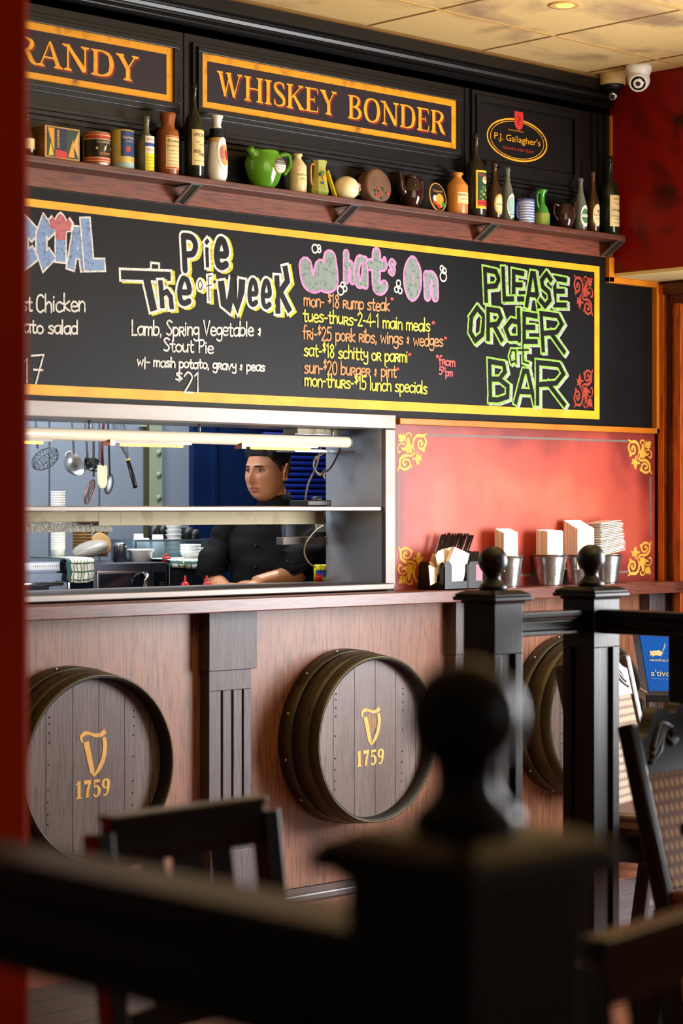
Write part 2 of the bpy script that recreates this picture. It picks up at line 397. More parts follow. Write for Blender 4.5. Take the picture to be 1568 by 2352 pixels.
        if bevel:
            b = o.modifiers.new('bevel', 'BEVEL'); b.width = bevel; b.segments = 2; b.limit_method = 'ANGLE'
        if subdiv:
            b = o.modifiers.new('subdiv', 'SUBSURF'); b.levels = subdiv; b.render_levels = subdiv
        return o
def tag(o, label=None, cat=None, group=None, kind=None):
    if label: o['label'] = label
    if cat: o['category'] = cat
    if group: o['group'] = group
    if kind: o['kind'] = kind
    return o
def thing(name, label, cat, loc=(0, 0, 0), rz=0.0, group=None):
    o = bpy.data.objects.new(name, None); COL.objects.link(o); o.empty_display_size = 0.05
    o.location = loc; o.rotation_euler = (0, 0, rz)
    return tag(o, label, cat, group)
def struct(mb, name, **k): return tag(mb.build(name, **k), kind='structure')
def dup(root, loc, rz=None, label=None):
    def cp(o, par):
        c = o.copy(); COL.objects.link(c)
        if par: c.parent = par
        for ch in list(o.children): cp(ch, c)
        return c
    r = cp(root, None); r.location = loc
    if rz is not None: r.rotation_euler = (0, 0, rz)
    if label: r['label'] = label
    return r
def wallfn(y): return lambda a, b: Vector((a, y, b))
TXT = {}
def text2d(s):
    if s not in TXT:
        c = bpy.data.curves.new('t', 'FONT'); c.body = s; c.align_x = 'CENTER'; c.resolution_u = 3
        o = bpy.data.objects.new('t', c); me = o.to_mesh()
        TXT[s] = ([(v.co.x, v.co.y) for v in me.vertices], [tuple(p.vertices) for p in me.polygons])
        o.to_mesh_clear(); bpy.data.objects.remove(o); bpy.data.curves.remove(c)
    return TXT[s]
def put_text(mb, s, ca, cb, h, fn, m, wide=None, slant=0.0):
    """lettering of cap height h centred at (ca, cb), run through fn; wide fits the total width"""
    vs, fs = text2d(s); xs = [v[0] for v in vs]; wd = max(xs)-min(xs); k = h/0.7; kx = (wide/wd) if wide else k
    mb.add([fn(ca+x*kx+y*k*slant, cb-h/2+y*k) for x, y in vs], fs, m=m)
# ================================================================== SETTING
CEIL = 3.18
XR = 1.86            # right wall below the bulkhead
# floor: timber strip along the bar, then boards with sky reflection painted in as grey
def planks(name, m, x0, x1, y0, y1, n, along='x', z=0.0):
    b = MB(m); g = 0.004
    for i in range(n):
        a = y0+(y1-y0)*i/n; c = y0+(y1-y0)*(i+1)/n
        b.box(x0, x1, a, c-g, -0.04, z)
    return struct(b, name)
planks('floor', 'floor_brown', -7.5, XR, -9.5, -1.165, 56)
planks('floor.003', 'floor_sky_sheen', -7.5, XR, -1.16, -0.585, 4)
planks('floor.001', 'floor_pink', -7.5, XR, -0.58, 0.0, 4)
struct(MB('kitchen_line').box(-5, 3.0, 0.05, 3.4, -0.04, 0.0), 'floor.002')
# ceiling: suspended tiles in a grid
b = MB('ceiling_tile'); P = 0.628; XS = [0.103+P*i for i in range(-12, 5)]; YS = [-0.395-0.605*i for i in range(-1, 15)]
for i in range(len(XS)-1):
    for j in range(len(YS)-1):
        x0, x1 = XS[i], min(XS[i+1], 2.0); y1, y0 = min(YS[j], 0.02), YS[j+1]
        if x0 > 1.9: continue
        b.box(x0+0.006, x1-0.006, y0+0.006, y1-0.006, CEIL, CEIL+0.015)
struct(b, 'ceiling')
b = MB('ceiling_bar')
for x in XS: b.box(x-0.008, x+0.008, -9.4, 0.0, CEIL-0.001, CEIL+0.02)
for y in YS[1:]: b.box(XS[0], 1.9, y-0.008, y+0.008, CEIL-0.002, CEIL+0.02, m='ceiling_bar_light')
struct(b, 'ceiling_grid')
struct(MB('ceiling_bar').box(-6, 1.5, -0.035, 0.0, CEIL-0.02, CEIL-0.001), 'ceiling_edge_trim')
# long wall: black above the opening, red panel to the right of it
OX = 0.238; OZ0, OZ1 = 1.10, 1.72       # kitchen opening
b = MB('black_paint')
b.box(-5.0, XR+0.25, 0.0, 0.10, 1.715, CEIL+0.02)
b.box(-5.0, OX, 0.0, 0.10, OZ1, 1.7151); b.box(-5.0, -4.0, 0.0, 0.10, 0, 1.72)
b.box(OX, XR+0.25, 0.001, 0.10, 0, 1.716)
b.box(-4.0, OX, 0.001, 0.10, 0.0, OZ0-0.02)
struct(b, 'wall_bar')
# black panelling on the upper wall: crown moulding, dado, picture panels
b = MB('black_paint')
prof = [(0.0, 0), (0.0, 0.028), (0.010, 0.034), (0.016, 0.040), (0.016, 0.056), (0.028, 0.060), (0.034, 0.072), (0.034, 0.082), (0.05, 0.088), (0.05, 0.13), (0.0, 0.13)]
z0 = 3.03
vs = [Vector((x, -p, z0+q)) for x in (-5, 1.545) for p, q in prof]; n = len(prof)
b.add(vs, [(i, n+i, n+i+1, i+1) for i in range(n-1)])
for q_, d_ in ((.040, .018), (.056, .024), (.078, .036)): b.tube([(-5, -d_, z0+q_), (1.545, -d_, z0+q_)], .007, 10)
struct(b, 'cornice')
def frame_mould(b, x0, x1, z0, z1, w=0.03, d=0.018, y=0.0, m=None):
    """picture-frame moulding, two steps"""
    for (ww, dd) in ((w, d*0.55), (w*0.55, d)):
        b.box(x0-ww, x1+ww, y-dd, y, z1, z1+ww, m=m); b.box(x0-ww, x1+ww, y-dd, y, z0-ww, z0, m=m)
        b.box(x0-ww, x0, y-dd, y, z0, z1, m=m); b.box(x1, x1+ww, y-dd, y, z0, z1, m=m)
b = MB('black_panel')
frame_mould(b, 0.735, 1.30, 2.755, 2.985, 0.042, 0.02)
for q, d in ((2.655, 0.012), (2.672, 0.02), (2.69, 0.012)): b.box(-5, 1.51, -d, 0.0, q, q+0.012)
for x in (1.42, 1.46, 1.50): b.box(x, x+0.018, -0.012, 0, 2.67, 3.03)
for x in (-2.1, -0.75, 0.66): b.box(x, x+0.006, -0.004, 0, 2.70, 3.03)
struct(b, 'wall_panel_trim')
# bulkhead over the doorway on the right
struct(MB('red_paint').box(1.545, XR+0.01, -8.0, 0.0, 2.372, CEIL+0.02), 'wall_bulkhead')
struct(MB('soffit_cream').box(1.546, XR+0.01, -8.0, -0.001, 2.358, 2.3715), 'ceiling_soffit')
b = MB('orange_trim')
b.box(1.512, 1.544, -0.026, 0, 2.334, 2.437); b.box(1.540, 1.545, -0.016, 0, 2.437, 3.03)
struct(b, 'trim_1', bevel=0.002)
struct(MB('orange_trim').box(1.512, 1.852, -0.026, 0, 2.332, 2.357), 'trim_2', bevel=0.002)
struct(MB('orange_trim').box(1.822, 1.852, -0.030, 0, 1.712, 2.345), 'trim_3', bevel=0.002)
struct(MB('orange_trim').box(0.276, 1.853, -0.030, 0.0, 1.712, 1.735), 'trim_4', bevel=0.002)
# right wall: timber door frame in the corner, glazed opening, windows beyond
b = MB('red_paint')
b.box(XR, XR+0.12, -1.75, -1.5, 0, 2.36); b.box(XR, XR+0.015, -1.5, -0.486, 2.3, 2.36)
b.box(XR, XR+0.12, -5.2, -1.75, 0, 0.55); b.box(XR, XR+0.12, -5.2, -1.75, 2.3, 2.36); b.box(XR, XR+0.12, -9.5, -5.2, 0, 2.36)
struct(b, 'wall_right')
b = MB('dark_red_wood')
b.box(XR, XR+0.015, -0.486, 0.0, 0, 2.36)                       # solid jamb post
b.m('orange_wood')
b.box(XR-0.022, XR, -0.052, -0.022, 0, 2.345)                  # beads of the frame
b.box(XR-0.006, XR, -0.022, 0.0, 0, 2.345, m='dark_red_wood')
b.box(XR-0.014, XR, -0.105, -0.094, 0, 2.26); b.box(XR-0.026, XR, -0.145, -0.110, 0, 2.26)
b.box(XR-0.030, XR, -0.40, -0.055, 2.30, 2.345, m='dark_red_wood'); b.box(XR-0.018, XR, -0.40, -0.084, 2.255, 2.30, m='dark_red_wood')
b.box(XR-0.004, XR, -0.486, -0.40, 0, 2.26)
struct(b, 'door_1', bevel=0.002)
b = MB('orange_wood')
for y in (-1.5, -1.0): b.box(XR+0.04, XR+0.08, y-0.02, y+0.02, 0, 2.3)
for y in (-1.78, -2.9, -4.05, -5.17): b.box(XR+0.02, XR+0.08, y-0.03, y+0.03, 0.55, 2.3)
b.box(XR+0.0, XR+0.1, -5.2, -1.75, 0.52, 0.56)
struct(b, 'window_1')
# kitchen shell
KB = 1.62
b = MB('kitchen_wall'); b.box(-2.2, 0.62, KB, KB+0.06, 0, 2.9)
b.box(-2.26, -2.2, 0.1, KB, 0, 2.9)
for x in (-0.585, -0.14, 0.12): b.box(x, x+0.007, KB-0.002, KB, 0, 2.9, m='kitchen_line')
struct(b, 'wall_kitchen')
b = MB('green_frame'); a0 = W(335, 1100, KB-0.02).x; a1 = W(369, 1100, KB-0.02).x
b.box(a0+0.012, a1, KB-0.03, KB, 0, 2.2)
b.box(W(318, 1100, KB).x, a1, KB-0.025, KB, W(300, 980, KB).z, W(300, 980, KB).z+0.06)
b.box(W(329, 1100, KB).x, a0+0.012, KB-0.028, KB, 0, 2.2, m='olive_line')
for py in (1040, 1090, 1143): b.cyl((a1-0.02, KB-0.03, W(360, py, KB).z), (a1-0.02, KB-0.036, W(360, py, KB).z), 0.012, m='green_frame')
struct(b, 'trim_5')
x0 = W(437, 1100, KB-0.01).x
b = MB('blue_door'); b.box(x0, x0+0.36, KB-0.03, KB+0.03, 0, 2.6); b.box(x0+0.105, x0+0.125, KB-0.045, KB, 0, 2.6)
b.box(x0+0.135, x0+0.142, KB-0.034, KB, 0, 2.6, m='cable_black'); b.box(x0+0.36, x0+1.6, KB+0.0, KB+0.03, 0, 2.6)
struct(b, 'door_2')
b = MB('blue_shutter'); xs = W(655, 1100, KB-0.05).x
for i in range(46):
    z = 0.9+i*0.026
    b.tube([(xs-0.12, KB-0.03, z), (xs+0.9, KB-0.03, z)], 0.0145, 8, squash=0.6)
struct(b, 'window_2')
# bar front: veneer panel, plinth step, end return
struct(MB('bar_panel').box(-4.6, 1.80, -0.004, 0.0, 0.03, 1.06), 'wall_bar_front')
b = MB('skirting_wood'); b.box(-4.6, 1.82, -0.115, -0.004, 0.0, 0.028)
struct(b, 'baseboard_bar', bevel=0.006)
struct(MB('red_column').box(-3.987, -3.587, -3.073, -2.673, 0, CEIL), 'pillar', bevel=0.012)
# pilasters against the bar
def pilaster(x0, nm='pilaster'):
    b = MB('pilaster_wood'); w = 0.205
    b.box(x0-0.006, x0+w+0.008, -0.060, -0.004, 0.835, 1.046)
    sx = [x0+0.058+0.048*i for i in range(3)]; e = [x0]+sx+[x0+w-0.012]
    b.box(x0, x0+w-0.012, -0.040, -0.004, 0.20, 0.835)
    cuts = [x0]+[q for s_ in sx for q in (s_-0.0045, s_+0.0045)]+[x0+w-0.012]
    for i in range(0, len(cuts), 2): b.box(cuts[i], cuts[i+1], -0.052, -0.040, 0.26, 0.765)
    b.box(x0, x0+w-0.012, -0.052, -0.040, 0.20, 0.26); b.box(x0, x0+w-0.012, -0.052, -0.040, 0.765, 0.835)
    b.box(x0-0.006, x0+w+0.008, -0.064, -0.004, 0.028, 0.21)
    return struct(b, nm, bevel=0.002)
pilaster(W(480, 1500, -0.052).x, 'trim_6'); pilaster(W(480, 1500, -0.052).x+1.235, 'trim_7'); pilaster(W(1492, 1500, -0.055).x, 'trim_8')
# bar top
b = MB('bar_top'); zt = W(890, 1361, -0.16).z
b.box(-4.6, XR-0.002, -0.16, 0.03, zt-0.047, zt)
BT = zt
tag(b.build('bar_counter', bevel=0.004), 'long brown timber bar top running under the kitchen hatch', 'counter')
# ================================================================== LETTERING
# serif capitals: variable-width strokes in a box of height 1
T_, H_ = 0.17, 0.055
def stem(x, y0=0, y1=1, w=T_): return [[(x, y0, w), (x, y1, w)]]
def ser(x, y, l=0.15): return [[(x-l, y, H_), (x+l, y, H_)], [(x-l*0.62, y+(0.035 if y < .5 else -0.035), H_), (x+l*0.62, y+(0.035 if y < .5 else -0.035), H_)]]
def bst(x): return stem(x, 0.02, 0.98)+ser(x, 0.028)+ser(x, 0.972)
def crv(pts): return [catmull(pts, 6)]
SERIF = {
 'R': (0.74, bst(.17)+crv([(.17, .97, H_), (.40, .97, .06), (.58, .87, .13), (.60, .74, .17), (.52, .58, .12), (.38, .51, .06), (.17, .51, H_)])+crv([(.38, .52, .1), (.50, .36, .17), (.60, .14, .17), (.74, .02, .07)])),
 'A': (0.86, [[(.14, .03, H_), (.44, .97, H_)], [(.44, .97, .10), (.72, .03, T_)], [(.24, .36, H_), (.58, .36, H_)]]+ser(.14, .028, .13)+ser(.72, .028, .15)),
 'N': (0.92, [[(.17, .03, .07), (.17, .97, .07)], [(.17, .95, .12), (.72, .06, T_+.02)], [(.74, .03, .07), (.74, .97, .07)]]+ser(.17, .028, .13)+ser(.11, .972, .13)+ser(.74, .972, .14)),
 'D': (0.86, bst(.17)+crv([(.17, .97, H_), (.40, .97, .06), (.62, .86, .13), (.70, .62, .18), (.70, .38, .18), (.62, .14, .13), (.40, .03, .06), (.17, .03, H_)])),
 'Y': (0.80, [[(.14, .97, T_), (.40, .46, T_)], [(.66, .97, .06), (.42, .48, .06)], [(.41, .03, T_), (.41, .50, T_)]]+ser(.14, .972, .14)+ser(.67, .972, .12)+ser(.41, .028)),
 'W': (1.16, [[(.14, .97, T_), (.36, .03, .12)], [(.34, .03, H_), (.54, .88, H_)], [(.50, .97, T_), (.74, .03, .12)], [(.73, .03, H_), (.98, .97, H_)]]+ser(.13, .972, .13)+ser(.50, .972, .12)+ser(.98, .972, .11)),
 'H': (0.88, bst(.17)+bst(.70)+[[(.17, .52, H_), (.70, .52, H_)]]),
 'I': (0.38, bst(.19)),
 'S': (0.62, crv([(.50, .78, .05), (.44, .93, .06), (.30, .97, .06), (.14, .88, .11), (.12, .74, .14), (.24, .58, .17), (.42, .44, .17), (.52, .28, .14), (.48, .10, .11), (.32, .03, .06), (.16, .06, .06), (.09, .26, .05)])+[[(.50, .97, H_), (.50, .74, H_)], [(.09, .03, H_), (.09, .28, H_)]]),
 'K': (0.84, bst(.17)+[[(.66, .94, H_), (.22, .42, H_)], [(.34, .56, .12), (.68, .04, T_)]]+ser(.66, .972, .12)+ser(.70, .028, .13)),
 'E': (0.70, bst(.17)+[[(.17, .97, H_), (.58, .97, H_)], [(.17, .52, H_), (.44, .52, H_)], [(.17, .03, H_), (.58, .03, H_)], [(.58, .98, H_), (.60, .76, .03)], [(.58, .02, H_), (.62, .28, .03)], [(.44, .64, .04), (.44, .40, .04)]]),
 'B': (0.74, bst(.17)+crv([(.17, .97, H_), (.38, .97, .06), (.53, .88, .13), (.54, .76, .16), (.47, .60, .11), (.34, .53, .06), (.17, .53, H_)])+crv([(.30, .53, .06), (.50, .46, .11), (.60, .32, .17), (.58, .16, .14), (.42, .03, .06), (.17, .03, H_)])),
 'O': (0.88, [catmull([(.44, .985, .06), (.22, .88, .13), (.13, .62, .17), (.13, .38, .17), (.22, .12, .13), (.44, .015, .06), (.66, .12, .13), (.75, .38, .17), (.75, .62, .17), (.66, .88, .13)], 6, True)]),
}
def serif_text(mb, s, x0, x1, z0, z1, y, m):
    """letters spread from x0 to x1, baseline z0, cap height z1-z0"""
    tot = sum(SERIF[c][0] if c != ' ' else 0.5 for c in s); kx = (x1-x0)/tot; kz = z1-z0; x = x0; fn = wallfn(y)
    for i, c in enumerate(s):
        if c == ' ': x += 0.5*kx; continue
        w_, st = SERIF[c]; big = 1.0
        for q in st:
            mb.ribbon([(x+p[0]*kx, z0+p[1]*kz, p[2]*(kx+kz)/2*0.95) for p in q], 0, fn, m=m, closed=(c == 'O'), caps=False)
        x += w_*kx
def sign(nm, x0, x1, z0, z1, word, wx0, wx1, label):
    t = thing(nm, label, 'sign', ((x0+x1)/2, -0.01, z0))
    b = MB('sign_field'); b.box(x0, x1, -0.012, -0.001, z0, z1); b.build('panel', t)
    b = MB('sign_gold'); bw = 0.024
    for a in ((x0, x1, z1-bw, z1), (x0, x1, z0, z0+bw), (x0, x0+bw*1.15, z0+bw, z1-bw), (x1-bw*1.15, x1, z0+bw, z1-bw)): b.box(a[0], a[1], -0.0135, -0.012, a[2], a[3])
    b.build('border', t)
    h = z1-z0; q0, q1 = z0+h*0.27, z0+h*0.73
    tot = sum(SERIF[c][0] if c != ' ' else 0.5 for c in word); xx = wx0; kx = (wx1-wx0)/tot
    for wd_ in word.split():
        ww = sum(SERIF[c][0] for c in wd_)*kx; b = MB()
        serif_text(b, wd_, xx+0.007, xx+ww+0.007, q0-0.006, q1-0.006, -0.0128, 'letter_red')
        serif_text(b, wd_, xx, xx+ww, q0, q1, -0.0136, 'letter_gold'); b.build('lettering', t); xx += ww+0.5*kx
    b = MB('black_panel'); frame_mould(b, x0, x1, z0, z1, 0.034, 0.024); b.build('frame', t, bevel=0.002)
    return t
sign('wall_sign', -0.684, 0.600, 2.780, 2.969, 'WHISKEY BONDER', -0.612, 0.535, 'long wall sign with gold lettering WHISKEY BONDER on dark purple, gold border')
sign('wall_sign', -1.86, -0.809, 2.780, 2.966, 'BRANDY', -1.56, -0.955, 'wall sign ending in RANDY with gold border, cut off by the red column')
# oval emblem on its own black panel
t = thing('pub_emblem', 'black wall panel with gold oval emblem and small red shield', 'sign', (1.0, -0.01, 2.755))
MB('black_panel').box(0.735, 1.30, -0.006, -0.001, 2.755, 2.985).build('panel', t)
b = MB(); fn = wallfn(-0.0068); ec = W(1188, 322, -0.007); er = (W(1256, 330).x-W(1120, 312).x)/2; ez = (W(1188, 276).z-W(1188, 370).z)/2
for k, wd, mm in ((1.0, 0.007, 'letter_gold'), (0.90, 0.0028, 'letter_gold')):
    b.ribbon([(ec.x+er*k*cos(2*pi*i/56), ec.z+ez*k*sin(2*pi*i/56)) for i in range(56)], wd, fn, closed=True, m=mm)
b.build('oval_ring', t)
b = MB(); sh = W(1188, 278); sw = 0.026
b.poly([(sh.x-sw, sh.z+0.036), (sh.x+sw, sh.z+0.036), (sh.x+sw, sh.z-0.014), (sh.x+sw*.7, sh.z-0.028), (sh.x, sh.z-0.040), (sh.x-sw*.7, sh.z-0.028), (sh.x-sw, sh.z-0.014)], wallfn(-0.0075), m='label_red')
b.ribbon(catmull([(sh.x-.010, sh.z+.018, .003), (sh.x+.008, sh.z+.008, .005), (sh.x-.006, sh.z-.004, .005), (sh.x+.006, sh.z-.018, .003)], 4), 0, wallfn(-0.0082), m='letter_red')
b.build('shield', t)
b = MB()
put_text(b, "P.J. Gallagher's", ec.x, ec.z+0.004, 0.026, wallfn(-0.0072), 'letter_gold', wide=er*1.55)
put_text(b, 'Genuine Irish Spirit', ec.x+0.004, ec.z-0.036, 0.012, wallfn(-0.0072), 'ink_red', wide=er*1.05, slant=0.25)
put_text(b, 'IRISH WHISKEY HOUSE', ec.x-0.01, ec.z+0.036, 0.005, wallfn(-0.0072), 'letter_gold', wide=er*0.5)
b.build('lettering', t)
# ---------------------------------------------------------------- chalk hand
HAND = {
 'a': (3.3, '3,4 1.5,4 .3,2.9 .4,1 1.4,0 2.5,.8 3,2|3,4 3,1 3.2,0'), 'b': (3.2, '.3,7 .3,0|.3,2.6 1.3,4 2.7,3.4 2.8,1.4 1.8,.1 .3,.3'),
 'c': (3.1, '2.9,3.4 1.7,4 .5,3 .4,1 1.5,0 2.9,.7'), 'd': (3.3, '2.9,7 2.9,0|2.9,3.2 1.6,4 .4,2.9 .4,1 1.5,0 2.9,1.1'),
 'e': (3.1, '.4,2.1 2.8,2.3 2.4,3.7 1.3,4 .4,2.7 .5,.8 1.6,0 2.9,.6'), 'f': (2.5, '2.5,6.6 1.7,7 1.1,5.8 1.1,0|.1,3.8 2.2,3.8'),
 'g': (3.2, '2.8,3.6 1.5,4 .4,3 .5,1.2 1.6,.7 2.8,1.8|2.8,4 2.8,-1.4 1.6,-2.5 .3,-1.8'), 'h': (3.1, '.4,7 .4,0|.4,2.4 1.6,4 2.6,3.1 2.7,0'),
 'i': (1.2, '.5,4 .5,0|.5,5.3 .6,5.7'), 'k': (2.9, '.4,7 .4,0|2.5,4 .5,1.9 2.7,0'), 'l': (1.2, '.5,7 .5,0'),
 'm': (4.3, '.3,4 .3,0|.3,2.8 1.2,4 2,3.2 2,0|2,2.8 3,4 3.8,3.2 3.8,0'), 'n': (3.1, '.4,4 .4,0|.4,2.6 1.6,4 2.6,3.1 2.7,0'),
 'o': (3.2, '1.6,4 .4,3 .4,1 1.6,0 2.8,1 2.8,3 1.6,4'), 'p': (3.2, '.4,4 .4,-2.5|.4,2.8 1.6,4 2.8,3 2.7,1 1.6,0 .4,.8'),
 'r': (2.9, '.4,4 .4,0|.4,4 2,4 2.5,3 1.9,2.2 .4,2|1.3,2 2.7,0'), 's': (2.9, '2.6,3.5 1.5,4 .5,3.2 1.4,2.2 2.5,1.3 1.9,.1 .3,.4'),
 't': (2.6, '1.2,6 1.2,.8 1.8,0 2.4,.3|.1,4 2.3,4'), 'u': (3.1, '.4,4 .4,1 1.4,0 2.5,1.2|2.6,4 2.6,0'), 'v': (3.0, '!.3,4 1.4,0 2.6,4'), 'w': (4.0, '!.3,4 .9,0 1.9,3 2.9,0 3.6,4'),
 'y': (3.0, '.4,4 .5,2 1.5,1.4 2.6,2.4|2.6,4 2.6,-1.4 1.5,-2.5 .3,-1.8'), 'C': (3.5, '3.1,6.1 2.1,7 .7,5.6 .5,1.6 1.7,0 3.2,.9'),
 'L': (3.0, '!.5,7 .5,0 2.7,.2'), 'S': (3.2, '2.9,6.2 1.7,7 .5,5.8 1.5,3.9 2.8,2.1 1.9,.1 .3,.6'), 'V': (3.5, '!.2,7 1.6,0 3.2,7'),
 'P': (3.2, '.5,7 .5,0|.5,6.7 2.4,6.8 2.9,5 2,3.5 .5,3.3'), '0': (3.2, '1.6,7 .5,5.4 .5,1.6 1.6,0 2.7,1.6 2.7,5.4 1.6,7'), '1': (2.0, '!.3,5.8 1.2,7 1.2,0'),
 '2': (3.1, '.3,5.6 1.4,7 2.6,5.6 1.9,3.2 .3,0|.3,0 2.8,0'), '4': (3.2, '!2.2,0 2.2,7 .2,2.2 3,2.2'), '5': (3.1, '!2.7,7 .7,7 .5,4|.5,4 1.8,4.4 2.7,3 2.4,.8 1.2,0 .2,.6'),
 '7': (3.2, '!.2,6.6 2.9,7 1.2,0|.7,3.3 2.7,3.3'), '8': (3.1, '1.5,7 .5,5.6 1.5,3.8 2.6,1.8 1.5,0 .4,1.6 1.5,3.8 2.5,5.6 1.5,7'), '3': (3, '.4,6.2 1.6,7 2.4,5.4 1.3,3.8 2.6,2 1.5,0 .3,.8'),
 '-': (2.2, '.3,2.6 1.8,2.6'), '.': (1.2, '.4,.1 .6,.3'), ',': (1.2, '.6,.3 .4,-1'), '*': (1.8, '!.3,5.6 1.4,7.2|1.4,5.6 .3,7.2|.1,6.4 1.6,6.4'), '/': (1.6, '!.6,-1.5 .8,6'),
 '&': (2.4, '1.6,3.4 .7,3.3 1.5,2.1 .6,1.0 .4,1.2|1.2,4.0 1.2,.4'), '$': (2.3, '1.9,6.4 1.1,6.9 .5,6 1.2,4.9 1.9,3.9 1.2,3.1 .3,3.5|1.2,7.6 1.2,2.4'), 'T': (3, '!.2,7 2.8,7|1.5,7 1.5,0')}
def hand(mb, s, px0, py0, px1, py1, hpx, m, wd=0.0062):
    """one chalk line written on the board from (px0,py0) to (px1,py1) of its baseline, cap height hpx"""
    a, c = W(px0, py0), W(px1, py1); h = (W(px0, py0-hpx).z-a.z)/7.0
    tot = sum(HAND[k][0] if k != ' ' else 2.0 for k in s); kx = (c.x-a.x)/tot; x = 0.0; fn = wallfn(-0.0072); rnd = random.Random(s)
    for k in s:
        if k == ' ': x += 2.0; continue
        w_, g = HAND[k]; dz = rnd.uniform(-.25, .25)
        for st in g.split('|'):
            sh = st[0] == '!'; q = [tuple(float(e) for e in p.split(',')) for p in st.lstrip('!').split()]
            q = q if sh or len(q) < 3 else catmull(q, 5)
            f_ = (x)/tot
            mb.ribbon([(a.x+(x+p[0])*kx, a.z+(c.z-a.z)*f_+(p[1]+dz)*h) for p in q], wd, fn, m=m)
        x += w_
# fat title letters: skeleton strokes in a unit box
FAT = {
 'P': '0,0 0,1|0,1 .7,.98 1,.78 .75,.52 0,.45', 'L': '0,1 0,0|0,0 1,.02', 'E': '0,0 0,1|0,1 1,.98|0,.52 .8,.52|0,0 1,.03', 'A': '0,0 .5,1|.5,1 1,0|.2,.35 .8,.35',
 'S': '1,.82 .6,1 .1,.84 .3,.58 .8,.42 .95,.16 .5,0 0,.14', 'O': '.5,1 .05,.75 0,.3 .45,0 .95,.25 1,.7 .5,1', 'R': '0,0 0,1|0,1 .8,1 .95,.75 .6,.5 0,.46|.4,.5 1,0',
 'd': '1,1 1,0|1,.5 .5,.62 0,.35 .2,.02 1,.08', 'B': '0,0 0,1|0,1 .7,.98 .8,.75 .5,.55 0,.52|.4,.55 1,.4 .9,.08 .4,0 0,0', 'a': '.9,.95 .3,1 0,.5 .2,.05 .7,.1 .95,.6|.95,1 1,0',
 't': '.45,1 .45,.12 .75,0 1,.1|0,.66 .95,.68', 'W': '0,.8 .1,.15 .35,.05 .5,.5|.5,.5 .65,.02 .9,.2 1,1', 'w': '.02,.62 .12,.05 .42,.0 .55,.6|.55,.6 .62,.05 .92,.12 .85,1', 'h': '0,1 0,0|0,.5 .6,.62 1,.4 1,0',
 'n': '0,1 0,0|0,.65 .5,1 1,.75 1,0', "'": '.5,1 .4,.55 0,0', 's': '1,.85 .4,1 .1,.75 .8,.4 .6,0 0,.1', 'i': '.5,.6 .5,0|.42,.92 .6,.94', 'e': '0,.45 1,.5 .8,.95 .35,1 0,.55 .1,.12 .5,0 1,.1',
 'T': '0,.9 1,.98|.5,.94 .62,0', 'f': '.9,1 .4,.95 .3,.6 .3,0|0,.6 .9,.62', 'k': '0,.75 .05,0|.95,1 .1,.4|.25,.5 1,0', 'C': '1,.85 .55,1 .08,.7 .05,.3 .5,0 1,.12', 'o': '.5,1 0,.6 .2,.05 .8,.05 1,.6 .5,1', 'F': '0,0 0,1|0,1 1,1|0,.5 .8,.5'}
ANG = {   # angular brush letters
 'P': '0,0 0,1 .8,.96 1,.72 .75,.5 .1,.44', 'L': '.0,1 .05,0 1,.03', 'E': '1,.97 0,1 0,0 1,.03|0,.52 .8,.54', 'A': '0,0 .42,1 .62,1 1,0|.2,.34 .82,.34',
 'S': '1,.84 .55,1 .05,.78 .2,.58 .85,.44 1,.2 .5,0 0,.16', 'O': '.45,.98 .04,.72 0,.26 .40,.02 .92,.22 1,.76 .45,.98 .04,.72', 'R': '0,0 0,1 .8,.98 .98,.76 .7,.52 .1,.46|.42,.48 1,0',
 'd': '1,1 .98,0|.98,.6 .45,.64 0,.36 .25,.03 .96,.06', 'B': '0,0 0,1 .75,.96 .82,.76 .5,.55 .95,.38 .92,.1 .4,0 -.02,0|.05,.54 .5,.55', 't': '.45,1 .48,.1 1,.04|0,.68 .98,.72', 'a': '.95,.98 .3,1 0,.5 .25,.03 .95,.2|.95,1 1,0',
 'T': '0,.92 1,1|.5,.94 .66,0', 'h': '0,1 .08,0|.05,.5 .6,.64 .95,.42 1,0', 'W': '0,.62 .12,.1 .35,.0 .52,.5 .6,.95 .62,.3 .78,.02 .98,.5 1,.72', 'k': '0,.75 .08,0|.72,1 .9,.72 .12,.38|.25,.46 1,.06', 'i': '.45,.62 .55,0|.4,.9 .6,.94', 'f': '1,.98 .4,.95 .45,0|.05,.56 .98,.62',
 'C': '1,.86 .5,1 .06,.72 .04,.28 .5,0 1,.12'}
def fat(layers, ch, box, conv, outer, inner, lean=0.0, angular=False):
    """layers: list of (mesh, y, material, width, dx, dz), each laid over the one before"""
    (ax, ay, bx, by) = box; p0 = W(*conv(ax, by)); p1 = W(*conv(bx, ay)); hw = outer/2
    x0, x1, z0, z1 = p0.x+hw, p1.x-hw, p0.z+hw, p1.z-hw; ang_ = angular and ch in ANG
    for mb, y, m, wd, dx, dz in layers:
        fn = wallfn(y)
        for st in (ANG if ang_ else FAT)[ch].split('|'):
            q = [tuple(float(e) for e in p.split(',')) for p in st.split()]
            if not ang_: q = catmull(q, 6) if len(q) > 2 else q
            q = [Vector((x0+(x1-x0)*(p[0]+lean*(p[1]-.5))+dx, z0+(z1-z0)*p[1]+dz)) for p in q]
            if ang_:
                q[0] = q[0]+(q[0]-q[1]).normalized()*wd/2; q[-1] = q[-1]+(q[-1]-q[-2]).normalized()*wd/2
            mb.ribbon([tuple(p) for p in q], wd, fn, m=m, caps=not ang_)
C7 = lambda x, y: (650+x/2.0907, 540+y/2.0907)
C6 = lambda x, y: (0+x/2.24, 460+y/2.24)
